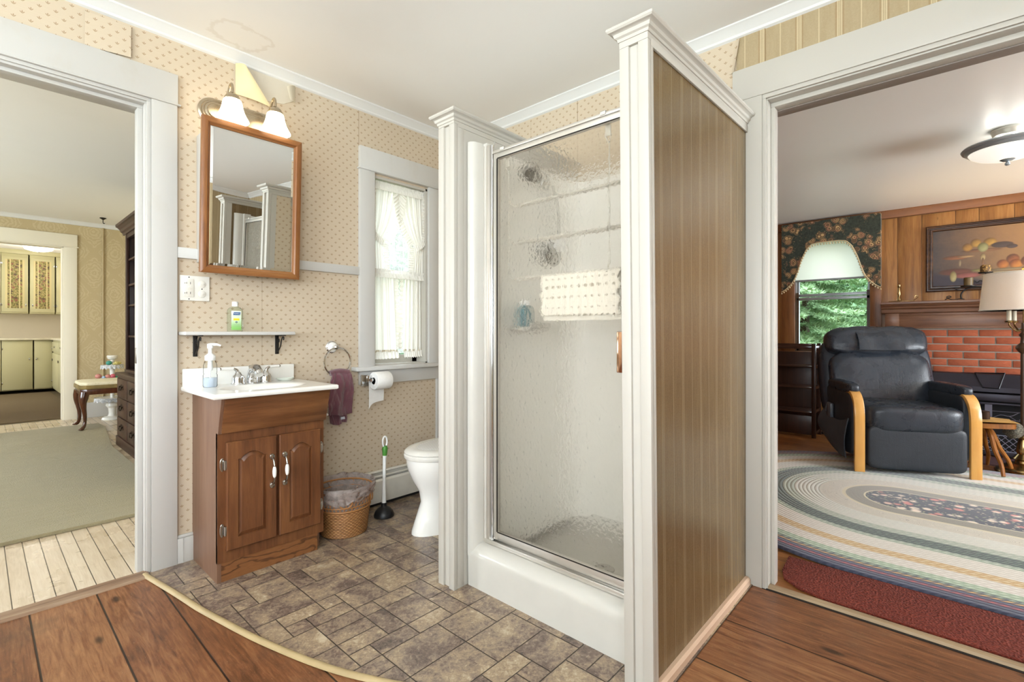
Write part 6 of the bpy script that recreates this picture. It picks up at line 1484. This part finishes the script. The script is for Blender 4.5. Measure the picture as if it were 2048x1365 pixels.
t = thing('living_room_heater', 'tan baseboard heater under the living room window', 'heater', (5.95, 1.4, 0))
b = MB().prism([(LX-.002, .03), (LX-.002, .185), (5.955, .185), (5.945, .17), (5.965, .155), (5.945, .14), (5.945, .03)], 'y', .60, 2.5); part(t, 'cover_panel', b, plain('brown_heater_enamel', '#8a745a', .4))
b = MB().box(5.950, 5.99, .60, 2.5, .005, .03).box(5.943, 5.946, .60, 2.5, .150, .163); part(t, 'dark_slot', b, plain('slot_black', ''))

# side table with papers and a small dark jar
t = thing('log_side_table', 'rustic small table with bent branch legs beside the recliner', 'side table', (5.10, -.20, 0))
M_LOG = wood('golden_log', '#8a5420', '#b97a35', 'z', .8, .3, coat=.3, dark='#4f2c10')
b = MB(); b.grid(lambda u, v_: (5.13+(.20+.02*math.sin(u*2*PI*3))*v_*math.cos(2*PI*u), -.19+(.17+.012*math.sin(u*2*PI*5))*v_*math.sin(2*PI*u), .405), 40, 5, wrapu=True)
r = bmesh.ops.extrude_face_region(b.b, geom=b.b.faces[:]); bmesh.ops.translate(b.b, verts=[g for g in r['geom'] if isinstance(g, bmesh.types.BMVert)], vec=(0, 0, -.035)); bmesh.ops.recalc_face_normals(b.b, faces=b.b.faces[:])
part(t, 'table_top', b, M_LOG)
for tip, mid, rt in (((5.21, -.345, .014), (5.16, -.27, .20), (5.12, -.20, .36)), ((5.42, -.215, .014), (5.30, -.20, .20), (5.18, -.18, .36)), ((5.0, -.05, .03), (5.05, -.11, .20), (5.09, -.16, .36)), ((4.96, -.28, .03), (5.02, -.24, .2), (5.09, -.2, .36))):
    c = curve([tip, ((tip[0]+mid[0])/2+.01, (tip[1]+mid[1])/2-.01, .11), mid, ((mid[0]+rt[0])/2-.01, (mid[1]+rt[1])/2, .30), rt], 4); b = MB().tube(c, [.012+.006*i/len(c) for i in range(len(c))], 8); part(t, 'leg', b, M_LOG)
b = MB(); b.sheet(lambda u, v_: Vector((lerp(4.92, 5.30, u), lerp(-.10, -.36, v_)+.03*u, .4125+.012*math.sin(u*3+v_*2)*v_+.004)), 12, 10, .0012); single('tan_paper', b, plain('tan_paper_sheet', '#c49a55', .7, var=.15), 'tan paper sheet with a pale edge draped over the small log table', 'paper', (5.11, -.23, .415))
m = start('grey_fur'); x, y, z = xyz('Object'); n = noise(vec(x, y, z), 120, 4, .8); fin(mix(ss(.35, .65, n), '#3a362c', '#a29b88'), .95, 0, bump(n, 1, .02))
b = MB(); b.ell((5.24, -.345, .335), .11, .055, .060, 24, 16)
for v_ in b.b.verts: v_.co += Vector((mnoise.noise(v_.co*40), mnoise.noise(v_.co*43+Vector((5, 0, 0))), mnoise.noise(v_.co*37)))*.012
single('fur_bundle', b, m, 'bundle of grey fur hanging at the edge of the log table', 'fur', (5.24, -.345, .335))
single('small_jar', MB().lathe((5.07, -.185, .418), [(0, 0), (.030, 0), (.032, .006), (.029, .05), (.031, .058), (.026, .062), (0, .060)], 20), plain('brown_jar', '#33221c', .3), 'small dark brown jar standing on the log side table', 'jar', (5.07, -.185, .418))

# ceiling fixture
t = thing('ceiling_light', 'brushed nickel ceiling light with a frosted glass bowl in the living room', 'ceiling light', (4.05, -.25, ZL))
lx_, ly_ = 4.05, -.245
b = MB().lathe((lx_, ly_, ZL), [(0, 0), (.070, 0), (.072, -.012), (.068, -.020), (.066, -.032), (.062, -.040), (.03, -.045), (.02, -.075), (0, -.075)], 36); part(t, 'canopy', b, plain('pale_nickel', '#dcd9cc', .3, .4))
b = MB().lathe((lx_, ly_, 2.165), [(.155, .004), (.178, .008), (.197, .006), (.203, -.002), (.198, -.012), (.186, -.016), (.182, -.026), (.176, -.031), (.168, -.029), (.160, -.015), (.155, .0)], 56); part(t, 'metal_rim', b, plain('blue_grey_nickel', '#a9b3ba', .32, .55))
m = start('frosted_bowl'); x, y, z = xyz('Object'); n = noise(vec(x, y, z), 6, 4, .6, 1.5); fin(mix(n, '#f0f0ee', '#dcdad6'), .25, emit='#fff8ea', es=.55)
b = MB().lathe((lx_, ly_, 2.138), [(.172, 0), (.160, -.018), (.130, -.036), (.09, -.049), (.045, -.056), (0, -.058)], 48); part(t, 'glass_bowl', b, m, angle=80)
b = MB().lathe((lx_, ly_, 2.084), [(.035, .003), (.036, -.001), (.022, -.010), (.008, -.014), (.006, -.018), (.012, -.023), (.012, -.032), (.006, -.037), (0, -.038)], 24); part(t, 'finial', b, _pl['blue_grey_nickel'])
b = MB().tube([(lx_, ly_, 2.19), (lx_, ly_, 2.08)], .005, 6); part(t, 'stem', b, _pl['blue_grey_nickel'])
lamp('ceiling_fixture_light', (lx_, ly_, 2.205), 5, (1, .95, .85), .10)

# rugs
def m_braid():
    m = start('braided_wool'); x, y, z = xyz('Position'); cx, ys0, ys1 = 3.87, .22, -2.4
    dy = mx(y-ys0, 0.0)+mx(ys1-y, 0.0); dx = x-cx; d = sqrt_(dx*dx+dy*dy)
    # running coordinate along each braid for the plaited look
    ang = M('ARCTAN2', dy, dx); run = mn(mx(y, ys1), ys0)*1.0*-1.0 + ang*d
    row = .0235; r = d/row; fr = frac(r); ri = floor_(r)
    zig = frac(run/.034+ab(fr-.5)*1.1*gt(fr, -1.0)+frac(ri*.5)*.5)
    ch = gt(zig, .5)
    def band(a, b_): return gt(d, a)*lt(d, b_)
    base = mix(ch, '#cfcdc0', '#c3c3b7')
    def put_band(c, a, b_, p, q): return mix(band(a, b_), c, mix(ch, p, q))
    c = base
    c = put_band(c, .585, .66, '#b7baab', '#8f9c88'); c = put_band(c, .655, .76, '#30363a', '#5d7060'); c = put_band(c, .76, .80, '#b9bfae', '#7f9178')
    c = put_band(c, .80, .93, '#d8d2c6', '#cbc4b6'); c = put_band(c, .93, 1.00, '#d2bd92', '#b98f54'); c = put_band(c, 1.00, 1.09, '#dcd6cb', '#c9c0b4')
    c = put_band(c, 1.09, 1.145, '#8fa287', '#b9c6ae'); c = put_band(c, 1.145, 1.17, '#3c4154', '#94a38c'); c = put_band(c, 1.17, 1.19, '#c99a5a', '#474a5c'); c = put_band(c, 1.19, 1.215, '#41455a', '#565a6e'); c = put_band(c, 1.215, 1.238, '#a94b4a', '#474a5c'); c = put_band(c, 1.238, 1.4, '#3f4254', '#4d5062')
    nz = noise(vec(x, y, z), 26, 3, .6, .6); sc = voro(vec(x, y, z), 15); sc2 = sin_(sc*48+nz*7)
    scroll = (1-ss(.0, .30, ab(sc2)))*band(.325, .43)*ss(.36, .46, nz)
    c = mix(band(.31, .44), c, '#c6bfae'); c = mix(scroll, c, '#3a3a3a')
    c = mix(band(.195, .30), c, mix(noise(vec(x, y, z), 200), '#6f6a5b', '#918b7a')); c = mix(band(.295, .315)+band(.187, .2), c, '#cabf9f')
    v1 = voro(vec(x, y, z), 15); v2 = voro(vec(x, y, z), 42); nn = noise(vec(x, y, z), 9)
    med = mix(1-ss(.2, .34, v2), '#1c2338', mix(ss(.45, .6, nn), '#7b8563', '#b9a98c')); med = mix((1-ss(.28, .5, v1+nz*.25-.08))*ss(.40, .5, nn+.06), med, mix(ss(.48, .56, noise(vec(x, y, z), 6)), '#c9786e', '#e4d3bf'))
    c = mix(lt(d, .19), c, med)
    groove = ab(fr-.5)*2; hb = (1-groove*groove)+ch*.25; flat = lt(d, .44); c = mix((1-flat)*ss(.8, 1.0, groove)*.12, c, '#55554e')
    fin(c, .92, 0, bump(hb*(1-flat*.85), .6, .004), sheen=.3); return m
b = MB(); n = 72; out = []
for k in range(n+1): a = PI*k/n; out.append((3.87+1.285*math.cos(a), .22+1.285*math.sin(a)))
for k in range(n+1): a = PI+PI*k/n; out.append((3.87+1.285*math.cos(a), -2.4+1.285*math.sin(a)))
b.prism(out, 'z', .002, .022, .007); single('braided_rug', b, m_braid(), 'oval braided rug with a flowered navy centre under the recliner', 'rug', (3.87, -1.1, 0))
m = start('red_carpet'); x, y, z = xyz('Position'); n = noise(vec(x, y, z), 150, 2, .8); n2 = voro(vec(x, y, z), 120); n3 = noise(vec(x, y, z), 4)
fin(mix(n*.5+n2*.4+n3*.15, '#3a0e0a', '#8f3c2a'), .95, 0, bump(n2, .9, .008))
b = MB(); b.prism([(2.262, -1.0), (2.264, .38), (2.29, .47), (2.34, .535), (2.42, .560), (2.584, .57), (2.584, -1.0)], 'z', .001, .011, .003); single('red_carpet_strip', b, m, 'dark red carpet strip just inside the living room doorway', 'carpet', (2.46, -.2, 0))

# ================================================================ outside
m = start('spruce_needles'); x, y, z = xyz('Position'); n = noise(vec(x, y, z), 5, 4); n2 = noise(vec(x, y, z), 40, 2); fin(mix(n*.6+n2*.4, '#55805a', '#bfdba8'), .6); M_NEED = m
def spruce(name, base, H, R, dens, label, mat, seed=3, facing=None):
    rn = random.Random(seed); t = thing(name, label, 'tree', base)
    bx, by, bz = base
    part(t, 'trunk', MB().tube([(bx, by, bz), (bx+.05, by, bz+H*.5), (bx, by, bz+H)], [.16, .1, .02], 8), wood('bark', '#3d2f24', '#5d4a3a', 'z', 1, .8))
    V = []; F = []
    def spike(p, d, l, wd, nrm):
        s = d.cross(nrm).normalized()*wd; i = len(V); V.extend([p-s, p+s, p+d*l]); F.append((i, i+1, i+2))
    nb = int(dens)
    for k in range(nb):
        h = rn.random(); z = bz+H*(.14+.84*h); a = rn.uniform(0, 2*PI); L = R*(1-h*.8)*rn.uniform(.65, 1.05)
        d = Vector((math.cos(a), math.sin(a), 0)); p0 = Vector((bx, by, z)); m_ = 16
        pts = [p0+d*(L*q/m_)+Vector((0, 0, -.35*L*(q/m_)**1.3+.16*L*(q/m_)**3)) for q in range(m_+1)]
        sd = Vector((-d.y, d.x, 0))
        for q in range(4, m_+1):
            P = pts[q]; tl = .34*L*(1-q/m_*.75)*.5
            for s in (1, -1):
                dd = (sd*s*.8+d*.7+Vector((0, 0, rn.uniform(-.45, .0)))).normalized(); nn = int(tl/.022)+3
                for w_ in range(nn):
                    Q = P+dd*(tl*w_/nn)
                    for _ in range(2):
                        r3 = Vector((rn.uniform(-1, 1), rn.uniform(-1, 1), rn.uniform(-.5, 1))).normalized(); spike(Q, (dd*.8+r3*.8).normalized(), 0.065, .010, r3.cross(dd)+Vector((.01, 0, 0)))
    me = bpy.data.meshes.new('needles'); me.from_pydata([v-Vector(base) for v in V], [], F); me.materials.append(mat); o = bpy.data.objects.new('foliage', me); C.objects.link(o); o.parent = t; o['kind'] = 'stuff'; return t
spruce('spruce_tree', (8.7, 1.75, -1.0), 5.4, 2.0, 620, 'green spruce tree growing right outside the living room window', M_NEED)
spruce('spruce_tree', (10.9, 2.9, -1.0), 6.4, 2.6, 480, 'larger green spruce tree standing behind the spruce at the living room window', M_NEED, 9)
m = start('pale_leaves'); x, y, z = xyz('Position'); n = noise(vec(x, y, z), 2, 4); fin(mix(n, '#4e7a58', '#a9c9a0'), .6); M_LEAF = m
def leafy(base, top, ext, nleaf, size, label, seed):
    rn = random.Random(seed); t = thing('leafy_tree', label, 'tree', base); bx, by, bz = base
    part(t, 'trunk', MB().tube([(bx, by, bz), (bx-.05, by, lerp(bz, top, .6)), (bx+.1, by+.05, top+ext[2]*.5)], [.2, .14, .08], 10), wood('bark', '', ''))
    V = []; F = []
    for k in range(nleaf):
        r = Vector((rn.gauss(0, 1), rn.gauss(0, 1), rn.gauss(0, 1))).normalized()*rn.random()**.4
        p = Vector((bx, by, top))+Vector((r.x*ext[0], r.y*ext[1], r.z*ext[2])); a = Vector((rn.uniform(-1, 1), rn.uniform(-1, 1), rn.uniform(-1, 1))).normalized(); c_ = a.orthogonal().normalized(); i = len(V)
        V.extend([p-a*size, p+c_*size*.6, p+a*size, p-c_*size*.6]); F.append((i, i+1, i+2, i+3))
    me = bpy.data.meshes.new('leaves'); me.from_pydata([v-Vector(base) for v in V], [], F); me.materials.append(M_LEAF); o = bpy.data.objects.new('foliage', me); C.objects.link(o); o.parent = t; o['kind'] = 'stuff'
leafy((6.4, 9.3, -1.0), 2.6, (2.3, 1.5, 2.2), 9000, .07, 'leafy tree seen pale through the sheer bath window', 5)
leafy((14.5, 3.2, -1.0), 1.9, (2.0, 3.2, 2.7), 14000, .13, 'broad leafy tree filling the gaps behind the two spruces', 8)
m = start('lawn'); x, y, z = xyz('Position'); n = noise(vec(x, y, z), 3, 5); fin(mix(n, '#4f6b38', '#86a05c'), .9)
b = MB().box(-30, 40, -30, 40, -1.2, -1.0); single('lawn', b, m, 'green lawn outside the windows', 'lawn', (5, 5, -1), kind='stuff')

for o in list(C.objects):
    if '_b' in o: del o['_b']
